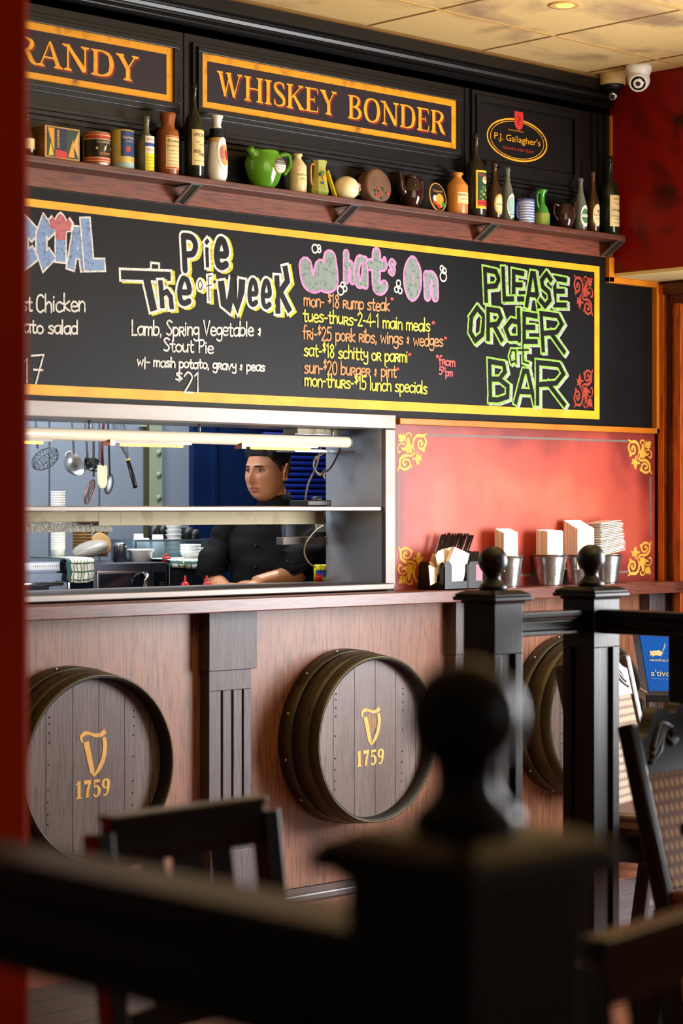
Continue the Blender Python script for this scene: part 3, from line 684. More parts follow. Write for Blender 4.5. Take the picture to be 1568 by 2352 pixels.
def ornament(mb, u0, v0, su, sv, fn, m):
    """stencilled corner scroll: (u0,v0) the corner, su/sv signed size along the two edges"""
    def g(a, b): return (u0+a*su, v0+b*sv)
    k = (abs(su)+abs(sv))/2
    def rb(pts, closed=False): mb.ribbon([g(p[0], p[1])+(p[2]*k,) for p in catmull(pts, 5)], 0, fn, m=m)
    def pl(pts): mb.poly([g(*p) for p in pts], fn, m=m)
    leaf = [(.02, .04), (.10, .07), (.13, .02), (.17, .09), (.25, .03), (.27, .14), (.24, .24), (.14, .26), (.06, .22), (.10, .17), (.04, .15), (.07, .11)]
    pl(leaf)
    pl([(.36, .10), (.42, .16), (.44, .26), (.52, .34), (.50, .46), (.56, .56), (.46, .52), (.34, .54), (.28, .48), (.18, .46), (.12, .38), (.22, .40), (.30, .36), (.34, .28), (.33, .18)])
    rb([(.40, .34, .02), (.29, .22, .035), (.30, .08, .035), (.40, .02, .04), (.48, .07, .05), (.46, .13, .03)])
    rb([(.36, .42, .02), (.22, .30, .035), (.08, .32, .035), (.03, .44, .04), (.08, .52, .05), (.14, .49, .03)])
    rb([(.98, .02, .03), (.86, .08, .07), (.68, .08, .08), (.56, .18, .07), (.54, .36, .06), (.60, .52, .03)])
    rb([(.90, .10, .05), (.96, .24, .07), (.88, .40, .07), (.74, .40, .06), (.70, .28, .06), (.78, .20, .06), (.84, .28, .07), (.79, .31, .04)])
    rb([(.60, .54, .03), (.46, .60, .06), (.26, .60, .08), (.12, .70, .08), (.10, .86, .07), (.03, .98, .03)])
    rb([(.12, .90, .05), (.26, .95, .07), (.42, .88, .07), (.42, .74, .06), (.30, .69, .06), (.20, .76, .06), (.26, .84, .07), (.31, .80, .04)])
    rb([(.52, .68, .05), (.62, .66, .06), (.68, .56, .06), (.66, .48, .03)])
    pl([(.60, .70), (.64, .62), (.72, .58), (.84, .56), (.80, .62), (.86, .72), (.76, .70), (.74, .80), (.66, .86), (.64, .78)])
    pl([(.86, .40), (.94, .44), (.90, .52), (.82, .46)]); pl([(.40, .88), (.48, .92), (.52, .86), (.46, .80)])
# ================================================================== CHALKBOARD
t = thing('chalkboard_menu', 'long black chalkboard menu with gold painted border under the shelf', 'chalkboard', (0.0, -0.003, 1.762))
BX0, BX1, BZ0, BZ1 = -2.6, 1.4705, 1.7635, 2.3965
MB('chalkboard').box(BX0-0.05, 1.822, -0.005, -0.001, 1.737, 2.432).build('board', t)
b = MB('border_gold')
for a in ((BX0, BX1, BZ1-0.0255, BZ1), (BX0, BX1, BZ0, BZ0+0.034), (BX1-0.032, BX1, BZ0+.034, BZ1-.0255)): b.box(a[0], a[1], -0.0062, -0.005, a[2], a[3])
b.build('border', t)
for oz, od in ((2.352, -0.165), (1.806, 0.165)):
    b = MB(); ornament(b, 1.430, oz, -0.125, od, wallfn(-0.0064), 'stencil_red'); b.build('corner_ornament', t)
b = MB()
LV = [0]
def LY(oc, ic, ow, iw, sh=None, sd=(0.010, -0.006)):
    LV[0] = (LV[0]+1) % 3; y = -0.0058-LV[0]*0.00054
    return ([(b, y, sh, ow, sd[0], sd[1])] if sh else [])+[(b, y-.00018, oc, ow, 0, 0)]+([(b, y-.00036, ic, iw, 0, 0)] if ic else [])
g7 = lambda ch, bx, lean=0, ow=0.037: fat(LY('chalk_green', 'chalkboard', ow, ow-0.016, 'chalk_silver', (0.011, -0.004)), ch, bx, C7, ow, 0, lean, True)
for ch, bx, ln in (('P', (950, 152, 1046, 334), -.1), ('L', (1036, 148, 1106, 328), -.1), ('E', (1086, 160, 1158, 328), 0), ('A', (1148, 168, 1236, 357), 0), ('S', (1216, 168, 1290, 360), .1), ('E', (1284, 192, 1362, 356), 0),
                   ('O', (878, 330, 972, 530), .1), ('R', (962, 342, 1056, 518), 0), ('d', (1046, 342, 1142, 520), -.1), ('E', (1136, 364, 1222, 532), 0), ('R', (1222, 366, 1350, 572), -.1),
                   ('B', (972, 592, 1092, 812), -.05), ('A', (1096, 636, 1216, 822), 0), ('R', (1200, 600, 1356, 828), 0)): g7(ch, bx, ln)
for ch, bx in (('a', (1072, 540, 1122, 628)), ('t', (1114, 512, 1180, 630))): g7(ch, bx, 0, 0.024)
b.build('order_lettering', t)
b = MB()
pk = lambda ch, bx, ow, lean=0: fat(LY('chalk_pink', 'chalk_grey', ow*.85, ow*.85-0.018), ch, bx, C7, ow, 0, lean)
for ch, bx, ow, ln in (('w', (58, 66, 276, 276), .082, .0), ('h', (278, 68, 346, 242), .040, 0), ('a', (326, 96, 408, 262), .042, 0), ('t', (384, 58, 504, 290), .058, 0), ("'", (466, 100, 496, 164), .026, 0), ('s', (494, 110, 540, 200), .030, 0),
                       ('O', (566, 96, 664, 322), .068, 0), ('n', (664, 168, 744, 324), .050, -.1)): pk(ch, bx, ow, ln)
for cx, cy, r in ((147, 66, 14), (166, 58, 7), (168, 74, 7), (270, 266, 15), (279, 240, 9), (291, 258, 9), (548, 232, 10), (538, 262, 9), (556, 268, 9), (756, 160, 8), (768, 172, 9), (763, 200, 15)):
    c = W(*C7(cx, cy)); rr = W(*C7(cx+r, cy)).x-c.x
    b.ribbon([(c.x+rr*cos(2*pi*i/18), c.z+rr*1.05*sin(2*pi*i/18)) for i in range(18)], 0.006, wallfn(-0.0064), m='chalk_white', closed=True)
b.build('events_title', t)
b = MB()
h7 = lambda s, x0, y0, x1, y1, h, m: hand(b, s, *C7(x0, y0), *C7(x1, y1), h/2.0907, m)
for s, x0, y0, x1, y1, m in (('mon- $18 rump steak', 92, 340, 505, 366, 'chalk_orange'), ('tues-thurs-2-4-1 main meals', 88, 412, 700, 464, 'chalk_lemon'), ('fri-$25 pork ribs, wings & wedges', 86, 498, 762, 536, 'chalk_orange'),
                             ('sat-$18 schitty or parmi', 92, 580, 592, 612, 'chalk_lemon'), ('sun-$20 burger & pint', 94, 662, 538, 684, 'chalk_orange'), ('mon-thurs-$15 lunch specials', 96, 722, 686, 762, 'chalk_lemon')): h7(s, x0, y0, x1, y1, 64, m)
for x, y in ((516, 310), (714, 424), (772, 498), (600, 576), (544, 646)): hand(b, '*', *C7(x-7, y+42), *C7(x+8, y+42), 24, 'chalk_coral', 0.004)
h7('*from', 728, 622, 820, 632, 44, 'chalk_coral'); h7('5', 742, 668, 758, 670, 36, 'chalk_coral'); hand(b, '30', *C7(757, 655), *C7(775, 657), 10, 'chalk_coral', 0.004); h7('pm', 772, 676, 808, 678, 36, 'chalk_coral')
b.build('events_list', t)
b = MB()
pw = lambda ch, bx, ow, lean=0: fat(LY('chalk_white', 'chalkboard', ow*.8, ow*.8-0.017, 'chalk_yellow', (0.012, -0.004)), ch, bx, C6, ow, 0, lean, ch in 'ThWkif')
for ch, bx, ow, ln in (('P', (912, 158, 1030, 394), .050, -.15), ('i', (1026, 178, 1090, 362), .040, -.1), ('e', (1078, 176, 1186, 376), .054, -.05), ('T', (598, 350, 888, 578), .060, 0), ('h', (794, 400, 900, 574), .046, -.1), ('e', (890, 376, 994, 562), .048, 0),
                       ('o', (998, 394, 1048, 476), .026, 0), ('f', (1040, 370, 1096, 532), .026, -.1), ('W', (1100, 340, 1270, 588), .058, 0), ('e', (1252, 388, 1336, 566), .046, 0), ('e', (1320, 392, 1404, 578), .046, 0), ('k', (1390, 322, 1506, 602), .052, 0)): pw(ch, bx, ow, ln)
c0, c1 = W(*C6(770, 352)), W(*C6(812, 326)); b.ribbon([(c0.x, c0.z-.02), (c0.x, c1.z), (c1.x, c1.z), (c1.x, c0.z-.02)], 0.008, wallfn(-0.0064), m='chalk_white')
b.build('pie_title', t)
b = MB()
h6 = lambda s, x0, y0, x1, y1, h: hand(b, s, *C6(x0, y0), *C6(x1, y1), h/2.24, 'chalk_white')
h6('Lamb, Spring Vegetable &', 668, 692, 1340, 698, 76); h6('Stout Pie', 832, 776, 1092, 786, 66); h6('w/- mash potato, gravy & peas', 698, 852, 1356, 880, 52); h6('$', 892, 956, 936, 958, 70); h6('21', 936, 986, 1024, 988, 104)
b.build('pie_text', t)
b = MB()
bl = lambda ch, bx, ow, lean=0: fat(LY('chalk_white', 'chalk_blue', ow, ow-0.012), ch, bx, C6, ow, 0, lean, True)
for ch, bx, ow, ln in (('P', (-130, 100, -40, 340), .05, 0), ('E', (-40, 100, 80, 345), .055, 0), ('C', (70, 96, 190, 345), .055, 0), ('C', (172, 92, 276, 350), .050, 0), ('L', (410, 96, 530, 368), .048, -.25), ('A', (334, 136, 452, 362), .040, 0)): bl(ch, bx, ow, ln)
q0, q1 = W(*C6(306, 345)), W(*C6(306, 196)); b.ribbon([(q0.x, q0.z+.012), (q1.x, q1.z)], .05, wallfn(-0.0064), m='chalk_white', caps=False); b.ribbon([(q0.x, q0.z+.018), (q1.x, q1.z-.006)], .038, wallfn(-0.0068), m='chalk_blue', caps=False)
q = W(*C6(306, 130))
for y, k, m in ((-.0064, 1.0, 'chalk_white'), (-.0068, .84, 'chalk_rose')):
    b.poly([(q.x+a*k, q.z+c*k) for a, c in ((-.022, -.062), (.022, -.062), (.026, -.02), (.046, -.018), (.054, .012), (.036, .032), (.026, .018), (.014, .036), (0, .046), (-.014, .036), (-.026, .018), (-.036, .032), (-.054, .012), (-.046, -.018), (-.026, -.02))], wallfn(y), m=m)
b.build('special_title', t)
b = MB()
h6('Chicken', 176, 572, 434, 570, 90); b.build('dish_name', t); b = MB(); h6('potato salad', 10, 678, 394, 690, 72); b.build('side_dish', t); b = MB(); h6('roast', 10, 570, 160, 570, 80); b.build('dish_name', t); b = MB(); h6('$1', 60, 940, 150, 940, 120); h6('7', 150, 944, 224, 940, 150); b.build('price', t)
# ================================================================== RED PAINTED PANEL
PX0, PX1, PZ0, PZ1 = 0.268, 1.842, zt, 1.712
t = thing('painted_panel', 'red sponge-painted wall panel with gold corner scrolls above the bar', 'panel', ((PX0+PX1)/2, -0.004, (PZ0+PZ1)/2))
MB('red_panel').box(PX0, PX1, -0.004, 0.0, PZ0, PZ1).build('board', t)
fn = wallfn(-0.0052)
for px, py, sx, sz in ((908, 992, 1, -1), (1495, 1010, -1, -1), (910, 1345, 1, 1), (1495, 1322, -1, 1)):
    c = W(px, py); b = MB(); ornament(b, c.x, c.z, 0.165*sx, 0.148*sz, fn, 'stencil_gold'); b.build('corner_scroll', t)
b = MB('panel_grey')
def ln(a, c, h=0.009, v=False):
    p, q = W(*a), W(*c)
    if v: b.box(p.x-.006, p.x+.006, -0.005, -0.004, min(p.z, q.z), max(p.z, q.z))
    else: b.box(p.x, q.x, -0.005, -0.004, (p.z+q.z)/2-h/2, (p.z+q.z)/2+h/2)
ln((974, 999), (1440, 1013)); ln((912, 1088), (912, 1255), v=True); ln((1491, 1095), (1491, 1232), v=True); ln((974, 1327), (1445, 1314))
b.build('painted_line', t)
# ================================================================== KITCHEN HATCH
JX = 0.208; FX = 0.262
t = thing('serving_hatch', 'stainless steel kitchen serving hatch with middle shelf and side panels', 'serving hatch', (-1.0, 0.1, 1.10))
b = MB('steel')
b.box(-4.0, FX, -0.022, 0.0, 1.693, 1.7465); b.build('top_rail', t, bevel=0.003)
b = MB('steel'); b.box(JX, FX, -0.020, -0.0005, 1.10, 1.6925); b.build('stile', t, bevel=0.003)
b = MB('steel_panel'); b.box(JX, JX+0.025, 0.0, 0.304, 1.10, 1.72); b.build('side_panel', t)
b = MB('steel_dull'); b.box(-4.0, JX, 0.0, 0.304, 1.693, 1.72); b.build('head_panel', t)
b = MB('steel'); b.box(-4.0, 0.222, -0.055, 0.306, 1.093, 1.117); b.box(-4.0, 0.20, 0.29, 0.306, 1.06, 1.117, m='steel_dark'); b.build('pass_ledge', t, bevel=0.004)
b = MB('steel'); b.box(-4.0, JX-0.002, -0.004, 0.286, 1.3862, 1.4035); b.build('shelf', t, bevel=0.003)
b = MB('cream_paint'); zb = 1.386
x1 = W(745, 1190, 0.25).x; xm = W(275, 1190, 0.25).x
b.box(xm+0.004, x1, 0.25, 0.285, zb-0.05, zb-0.001); b.box(xm-0.10, xm-0.003, 0.24, 0.285, zb-0.05, zb-0.001); b.box(-3.6, xm-0.10, 0.24, 0.285, zb-0.036, zb-0.001)
b.build('shelf_bearer', t, bevel=0.002)
# heat lamp gantry hung under the hatch head
ty, tz = 0.10, 1.640; tx1 = W(798, 1014, ty).x; tz = (W(500, 994, ty).z+W(500, 1021, ty).z)/2
t = thing('heat_lamp_gantry', 'long cream tube heat lamp glowing over the kitchen pass', 'heat lamp', (-0.6, ty, 1.693))
b = MB('tube_white'); b.cyl((-3.4, ty, tz), (tx1, ty, tz), 0.0205, seg=28); b.build('tube', t)
b = MB('cable_grey'); b.cyl((tx1, ty, tz), (tx1+0.012, ty, tz), 0.0195, seg=28); b.build('end_cap', t)
b = MB('steel_dull')
for px in (205, 458, 763): q = W(px, 980, ty); b.cyl((q.x, ty, tz+.015), (q.x, ty, 1.694), 0.005, seg=10)
b.build('hanger', t)
HL = []
for a, c in ((-60, 112), (245, 432), (547, 722)):
    x0, x1 = W(a, 1024, ty).x, W(c, 1024, ty).x
    b = MB('tube_white'); 
    for s_ in (-1, 1): b.box(x0+0.02, x1, ty+s_*0.018-.002, ty+s_*0.018+.002, tz-0.026, tz-0.014, m='steel')
    b.box(x0, x0+0.02, ty-0.02, ty+0.02, tz-0.034, tz-0.014, m='copper')
    r_ = b.build('reflector', t)
    b = MB('lamp_glow'); [b.cyl((x0+0.05+k*(x1-x0-.08)/9, ty-.012, tz-0.0300), (x0+0.05+(k+.8)*(x1-x0-.08)/9, ty-.012, tz-0.0305), 0.0052, seg=10) for k in range(9)]; b.build('lamp_element', t)
    HL.append((x0, x1))
for x0, x1 in HL:
    area('heat_lamp_light', ((x0+x1)/2, ty, tz-0.045), ((x0+x1)/2, ty, 0), x1-x0, 0.03, 1.0, (1.0, 0.62, 0.28))
# ================================================================== DISPLAY SHELF
SY0 = -0.115; SZ = (W(300, 390, SY0).z+W(1200, 506, SY0).z)/2
t = thing('wall_shelf', 'long dark brown wooden wall shelf holding old bottles above the chalkboard', 'shelf', (0, 0, 2.43))
MB('shelf_wood').box(-3.2, 1.508, SY0, -0.001, SZ-0.022, SZ).build('shelf_board', t, bevel=0.003)
MB('shelf_back').box(-3.2, 1.508, -0.018, -0.001, 2.436, SZ-0.022).build('back_board', t)
for px, py in ((408, 470), (772, 515), (1092, 556), (1382, 590)):
    x = W(px+6, py, -0.018).x-0.004
    b = MB('steel_dark'); zb = 2.437
    for s_ in (-0.020, 0.020): b.bar((x+s_, -0.020, zb+0.002), (x+s_, SY0+0.006, SZ-0.023), 0.013, 0.005, up=(0, -1, -1), m='steel')
    b.box(x-0.027, x+0.027, SY0+0.004, -0.018, SZ-0.026, SZ-0.022); b.bar((x, -0.022, zb+0.004), (x, SY0+0.008, SZ-0.024), 0.030, 0.003, up=(0, 1, 1), m='cable_black')
    b.build('bracket', t)
WY = -0.058
def spot(px, ytop, wpx, y=WY):
    """place on the shelf under photo column px: base point, height and radius of the ware standing there"""
    q = W(px, ytop, y); dep = (q.x-CX)*SN+(y-CY)*CS
    return Vector((q.x, y, SZ)), q.z-SZ, wpx/2*dep/F
FACE = -pi/2                                  # labels turn towards the room
def lab(mb, c, r, w, z0, z1, m, ang=FACE, seg=14, ins=0.0):
    """label patch wrapped round a ware of radius r (number or function of z)"""
    R = r if callable(r) else (lambda z: r); nz = 4; vs = []; fs = []
    for i in range(nz+1):
        z = z0+(z1-z0)*i/nz
        for j in range(seg+1):
            a = ang+(-w/2+w*j/seg)/R(z); vs.append(c+Vector(((R(z)+.0006+ins)*cos(a), (R(z)+.0006+ins)*sin(a), z)))
    for i in range(nz):
        for j in range(seg): k = i*(seg+1)+j; fs.append((k, k+1, k+seg+2, k+seg+1))
    return mb.add(vs, fs, True, m)
def wrap(c, r, ang=FACE, ins=0.0012):
    R = r if callable(r) else (lambda z: r)
    return lambda a, z: c+Vector(((R(z)+ins)*cos(ang+a/R(z)), (R(z)+ins)*sin(ang+a/R(z)), z))
def oval(mb, c, r, cz, w, h, m, ang=FACE, ins=0.0006):
    f = wrap(c, r, ang, ins); N = 20
    mb.add([f(0, cz)]+[f(w/2*k*cos(2*pi*j/N), cz+h/2*k*sin(2*pi*j/N)) for k in (.5, 1) for j in range(N)],
           [(0, 1+j, 1+(j+1) % N) for j in range(N)]+[(1+j, 1+N+j, 1+N+(j+1) % N, 1+(j+1) % N) for j in range(N)], True, m)
def ware(nm, label, cat, px, ytop, wpx, prof, m, y=WY, seg=28, grp='old bottles and crockery on the wall shelf', body='body'):
    """turned ware: prof in fractions (radius, height)"""
    c, h, r = spot(px, ytop, wpx, y); t = thing(nm, label, cat, c, 0, grp)
    MB(m).lathe([(max(p[0]*r, 1e-4), p[1]*h) for p in prof], c, seg).build(body, t)
    return t, c, h, r
BOT_TALL = [(.90, 0), (1, .01), (1, .50), (.97, .56), (.84, .63), (.5, .69), (.33, .73), (.28, .80), (.26, .93), (.34, .935), (.34, .965), (.27, .97), (.27, 1.0), (.18, 1.0)]
BOT_BEER = [(.9, 0), (1, .015), (1, .42), (.95, .50), (.70, .62), (.46, .72), (.38, .82), (.36, .93), (.46, .935), (.46, .975), (.40, 1.0), (.25, 1.0)]
# cream-labelled amber bottle by the column, crate, tins
t, c, h, r = ware('bottle', 'amber bottle with cream label at the column, beside the wooden crate', 'bottle', 60, 262, 40, BOT_BEER, 'glass_brown')
b = MB(); lab(b, c, r, r*1.6, h*.18, h*.42, 'label_cream'); b.build('label', t)
c0, h0, _ = spot(141, 292, 80); q0, q1 = W(103, 350, -0.105), W(183, 350, -0.105)
t = thing('wooden_crate', 'small pale wooden crate with a colourful paint advert on its front', 'crate', ((q0.x+q1.x)/2, -0.10, SZ))
zt_ = W(142, 292, -0.105).z
b = MB('crate_wood'); b.box(q0.x, q1.x, -0.105, -0.015, SZ, zt_); b.build('box', t, bevel=0.0015)
b = MB(); fx = lambda a, z: Vector((q0.x+(q1.x-q0.x)*a, -0.1062, SZ+(zt_-SZ)*z))
for pl_, mm in (([(.06, .06), (.96, .06), (.96, .95), (.06, .95)], 'label_dark_green'), ([(.08, .93), (.26, .93), (.26, .2)], 'label_orange'), ([(.30, .08), (.62, .08), (.62, .95), (.30, .95)], 'navy'),
                ([(.66, .10), (.80, .66), (.84, .10)], 'label_orange'), ([(.80, .5), (.95, .9), (.95, .1)], 'label_gold'), ([(.28, .05), (.64, .05), (.60, .26), (.30, .28)], 'label_red'), ([(.10, .08), (.16, .5), (.24, .1)], 'label_yellow')):
    b.poly(pl_, lambda a, z, k=[0]: fx(a, z)-Vector((0, 0.0001*len(b.f), 0)), m=mm)
put_text(b, 'DISTEMPER', 0, 0, 0.010, lambda a, z: Vector((q0.x+(q1.x-q0.x)*.37-z, -0.1076, SZ+(zt_-SZ)*.62+a)), 'label_yellow', wide=(zt_-SZ)*.56)
b.build('advert', t)
t, c, h, r = ware('paint_tin', 'squat black and red tin with white lettering next to the crate', 'tin', 221, 306, 63, [(.97, 0), (1, .02), (1, .98), (.96, 1.0), (.9, .97)], 'tin_silver')
b = MB(); f_ = wrap(c, r)
for z0, z1, m in ((.08, .25, 'tin_red'), (.25, .80, 'tin_black'), (.80, .95, 'tin_red')): lab(b, c, r, r*2.8, z0*h, z1*h, m, FACE-.25, 24)
for z0 in (.12, .20, .76, .88): lab(b, c, r, r*2.8, z0*h, (z0+.025)*h, 'label_cream', FACE-.25, 24, .0004)
b.ribbon([(-.6*r, .50*h), (.1*r, .58*h), (.0*r, .44*h), (.8*r, .52*h)], .0075, wrap(c, r, ins=.0012), m='label_cream')
put_text(b, "CLARKE'S", 0, .69*h, .0075, f_, 'label_cream', r*1.2); put_text(b, 'SNOWS', .1*r, .35*h, .0075, f_, 'label_orange', r*1.0); b.build('label', t)
t, c, h, r = ware('fruit_tin', 'yellow and blue tin with a red fruit picture and gold lid', 'tin', 280, 301, 55, [(.97, 0), (1, .02), (1, .98), (.96, 1.0), (.9, .97)], 'tin_yellow')
b = MB(); f_ = wrap(c, r); lab(b, c, r, r*1.5, .32*h, .96*h, 'tin_blue'); lab(b, c, r, r*2.6, .02*h, .16*h, 'label_teal', FACE, 20); oval(b, c, r, .50*h, .020, .018, 'label_red', FACE-.15, .0012); oval(b, c, r, .25*h, .020, .016, 'label_orange', FACE+.5, .0012)
oval(b, c, r, .56*h, .014, .006, 'label_green', FACE, .0014); put_text(b, 'Harbour', 0, .80*h, .010, f_, 'label_cream', r*1.2); put_text(b, 'WHITE', 0, .70*h, .005, f_, 'label_cream', r*.7); b.build('label', t)
t, c, h, r = ware('sauce_bottle', 'slim clear sauce bottle with a yellow, blue and white label', 'bottle', 335, 267, 38, [(.9, 0), (1, .015), (1.0, .45), (.95, .58), (.62, .66), (.40, .71), (.38, .90), (.46, .91), (.46, 1.0), (.3, 1.0)], 'glass_grey')
b = MB()
for z0, z1, m in ((.03, .34, 'label_bright_yellow'), (.34, .46, 'label_white'), (.46, .52, 'label_blue'), (.52, .64, 'label_white')): lab(b, c, r, r*1.5, z0*h, z1*h, m, FACE)
put_text(b, 'SAUCE', 0, .40*h, .006, wrap(c, r), 'label_red', r*1.2); put_text(b, 'SAVOY', 0, .58*h, .006, wrap(c, r), 'label_red', r*1.2)
for k in range(4): put_text(b, 'mmmmmm', 0, (.10+.055*k)*h, .003, wrap(c, r), 'ink', r*1.2)
b.build('label', t)
t, c, h, r = ware('stoneware_bottle', 'brown glazed stoneware bottle with a wide neck and cream label', 'bottle', 385, 260, 51, [(.95, 0), (1, .015), (1, .66), (.93, .72), (.66, .75), (.60, .82), (.70, .93), (.74, .985), (.68, 1.0), (.5, 1.0)], 'stoneware_brown')
b = MB(); f_ = wrap(c, r); lab(b, c, r, r*1.7, .10*h, .62*h, 'label_cream'); lab(b, c, r, r*1.6, .11*h, .13*h, 'label_red', ins=.0004); lab(b, c, r, r*1.6, .595*h, .61*h, 'label_red', ins=.0004)
put_text(b, 'Dublin', 0, .54*h, .010, f_, 'ink', r*1.3); put_text(b, 'JAMAICAN', 0, .46*h, .006, f_, 'ink_red', r*1.4)
for k in range(5): put_text(b, 'mnonmmonm', 0, (.17+.055*k)*h, .003, f_, 'ink', r*1.4)
b.build('label', t)
t, c, h, r = ware('whiskey_bottle', 'tall black-green bottle with cream label reading SPECIAL, left of the white flask', 'bottle', 445, 192, 46, BOT_TALL, 'glass_green')
b = MB(); f_ = wrap(c, r); lab(b, c, r, r*1.75, .14*h, .51*h, 'label_cream'); put_text(b, 'SPECIAL', -.0*r, .455*h, .011, f_, 'ink', r*1.4); put_text(b, 'IRISH', -.35*r, .285*h, .012, f_, 'ink', r*.75, .3); put_text(b, 'WHISKEY', .3*r, .255*h, .012, f_, 'ink', r*1.0, .3)
put_text(b, 'Old', -.3*r, .38*h, .006, f_, 'ink_red', r*.4); put_text(b, 'Pot Still', .3*r, .355*h, .005, f_, 'ink', r*.7); put_text(b, 'mnmonm nmno', 0, .19*h, .004, f_, 'ink', r*1.3); b.build('label', t)
t, c, h, r = ware('china_flask', 'white china flask with gold shoulders and a painted figure scene', 'flask', 498, 266, 50, [(.62, 0), (.80, .015), (.98, .14), (1, .24), (.92, .40), (.74, .60), (.58, .75), (.40, .83), (.36, .87), (.48, .95), (.58, .985), (.56, 1.0), (.3, 1.0)], 'white_china')
rf = lambda z: r*(1.0-.62*max(0, (z/h-.24))**1.2*1.1)
b = MB(); lab(b, c, rf, r*3.4, .60*h, .66*h, 'label_gold', FACE, 22); lab(b, c, rf, r*3.4, .66*h, .80*h, 'glass_dark', FACE, 22); oval(b, c, rf, .42*h, r*1.35, h*.50, 'white_china', FACE+.1, .0012); oval(b, c, rf, .40*h, r*1.0, h*.32, 'label_gold', FACE+.15, .002); oval(b, c, rf, .41*h, r*.35, h*.16, 'ink_red', FACE+.35, .0028); oval(b, c, rf, .43*h, r*.3, h*.2, 'label_pink', FACE-.1, .0028); b.build('scene_label', t)
# green advertising jug
c, h, r = spot(600, 347, 84); c.y = -0.072; t = thing('water_jug', 'shiny green glazed jug with a round black and white badge', 'jug', c, 0, 'old bottles and crockery on the wall shelf')
MB('glaze_green').lathe([(r*.58, 0), (r*.64, .006), (r*.86, h*.18), (r*1.08, h*.45), (r*1.16, h*.62), (r*1.10, h*.76), (r*.94, h*.88), (r*.88, h*.95), (r*.90, h*.98), (r*.78, h*.93)], c, 32, squash=(1, .82)).build('body', t)
b = MB('glaze_green'); b.tube(catmull([c+Vector((r*.85, -.02, h*.90)), c+Vector((r*1.35, -.03, h*.93)), c+Vector((r*1.50, -.03, h*.68)), c+Vector((r*1.12, -.025, h*.40))], 6), .0075, 10); b.build('handle', t)
b = MB('glaze_green'); b.tube(catmull([c+Vector((-r*.72, -.01, h*.80)), c+Vector((-r*1.05, -.012, h*.90)), c+Vector((-r*1.28, -.014, h*1.0))], 4), [.020]*4+[.014]*4+[.009], 12); b.build('spout', t)
b = MB(); R_ = Matrix.Rotation(radians(90), 3, 'X'); cc = c+Vector((r*.34, -r*.945, h*.58))
b.cyl(cc+Vector((0, .012, 0)), cc, .0275, m='label_gold'); b.cyl(cc, cc-Vector((0, .001, 0)), .0255, m='label_white'); fb = lambda a, z: cc+Vector((a, -.0016, z))
b.poly([(.025*cos(pi*i/12), .003+.022*sin(pi*i/12)) for i in range(13)], fb, m='ink'); fb2 = lambda a, z: cc+Vector((a, -.0022, z))
put_text(b, 'WILLIAM', 0, .015, .0055, fb2, 'label_white', .032); put_text(b, "LAWSON'S", 0, .007, .0055, fb2, 'label_white', .040); put_text(b, 'Finest Blended', 0, -.005, .004, fb2, 'ink', .034); put_text(b, 'Scotch Whisky', 0, -.013, .004, fb2, 'ink', .026); b.build('badge', t)
STONE = [(.95, 0), (1, .015), (1, .68), (.92, .72), (.55, .84), (.42, .88), (.42, .94), (.54, .95), (.54, 1.0), (.3, 1.0)]
t, c, h, r = ware('stoneware_bottle', 'cream stoneware bottle reading BOILED beside the green jug', 'bottle', 683, 354, 42, STONE, 'stoneware_cream')
b = MB(); f_ = wrap(c, r); lab(b, c, r, r*1.6, .22*h, .54*h, 'label_cream'); put_text(b, 'BOILED LIME', 0, .46*h, .0075, f_, 'navy', r*1.45); put_text(b, 'JUICE CO', 0, .36*h, .0045, f_, 'ink', r*.8); b.build('label', t)
# small flowered pitcher, six sided
c, h, r = spot(732, 370, 46); t = thing('flower_pitcher', 'small yellow-green faceted pitcher painted with an orange flower', 'pitcher', c, 0, 'old bottles and crockery on the wall shelf')
MB('glaze_yellowgreen').lathe([(r*.80, 0), (r*.98, h*.12), (r*.98, h*.18), (r*.70, h*.62), (r*.66, h*.80), (r*.82, h), (r*.7, h*.97)], c, 8, smooth=False).build('body', t)
b = MB('stoneware_tan'); b.tube(catmull([c+Vector((-r*.6, 0, h*.88)), c+Vector((-r*1.15, -.004, h*.84)), c+Vector((-r*1.15, -.004, h*.40)), c+Vector((-r*.8, 0, h*.28))], 5), .004, 8); b.build('handle', t)
b = MB(); rp = lambda z: r*(.98-.36*z/h)*.98; oval(b, c, rp, .50*h, .020, .024, 'label_orange', FACE+.1, .002); oval(b, c, rp, .66*h, .016, .010, 'label_green', FACE-.1, .002); oval(b, c, rp, .36*h, .012, .010, 'label_blue', FACE-.3, .002); oval(b, c, rp, .60*h, .010, .014, 'label_dark_green', FACE-.6, .002); b.build('flower', t)
q0, q1 = W(753, 392, -.075), W(768, 440, -.075); t = thing('ruler', 'thin yellow ruler leaning between the pitcher and the china egg', 'ruler', q1, 0)
MB('label_yellow').bar((q1.x, -.08, SZ), (q0.x, -.07, q0.z), 0.016, 0.005, up=(1, 0, .3)).build('stick', t)
c, h, r = spot(795, 405, 62); t = thing('china_egg', 'cream china egg lying on its side with a pink rose', 'egg ornament', c, 0, 'old bottles and crockery on the wall shelf')
b = MB('china_cream'); b.ball(c+Vector((0, 0, h*.5)), 1, 28, 18, (r, h*.52, h*.5)); b.build('body', t)
b = MB(); 
for dx, dz, k, m in ((.62, .12, .009, 'label_pink'), (.72, -.02, .008, 'label_pink'), (.50, -.04, .006, 'label_green'), (.62, -.22, .006, 'label_green')):
    yy = -h*.52*math.sqrt(max(0.02, 1-dx*dx-(dz*2)**2)); b.ball(c+Vector((r*dx, yy, h*(.5+dz))), k, 10, 8, (1, .3, 1), m=m)
b.build('rose', t)
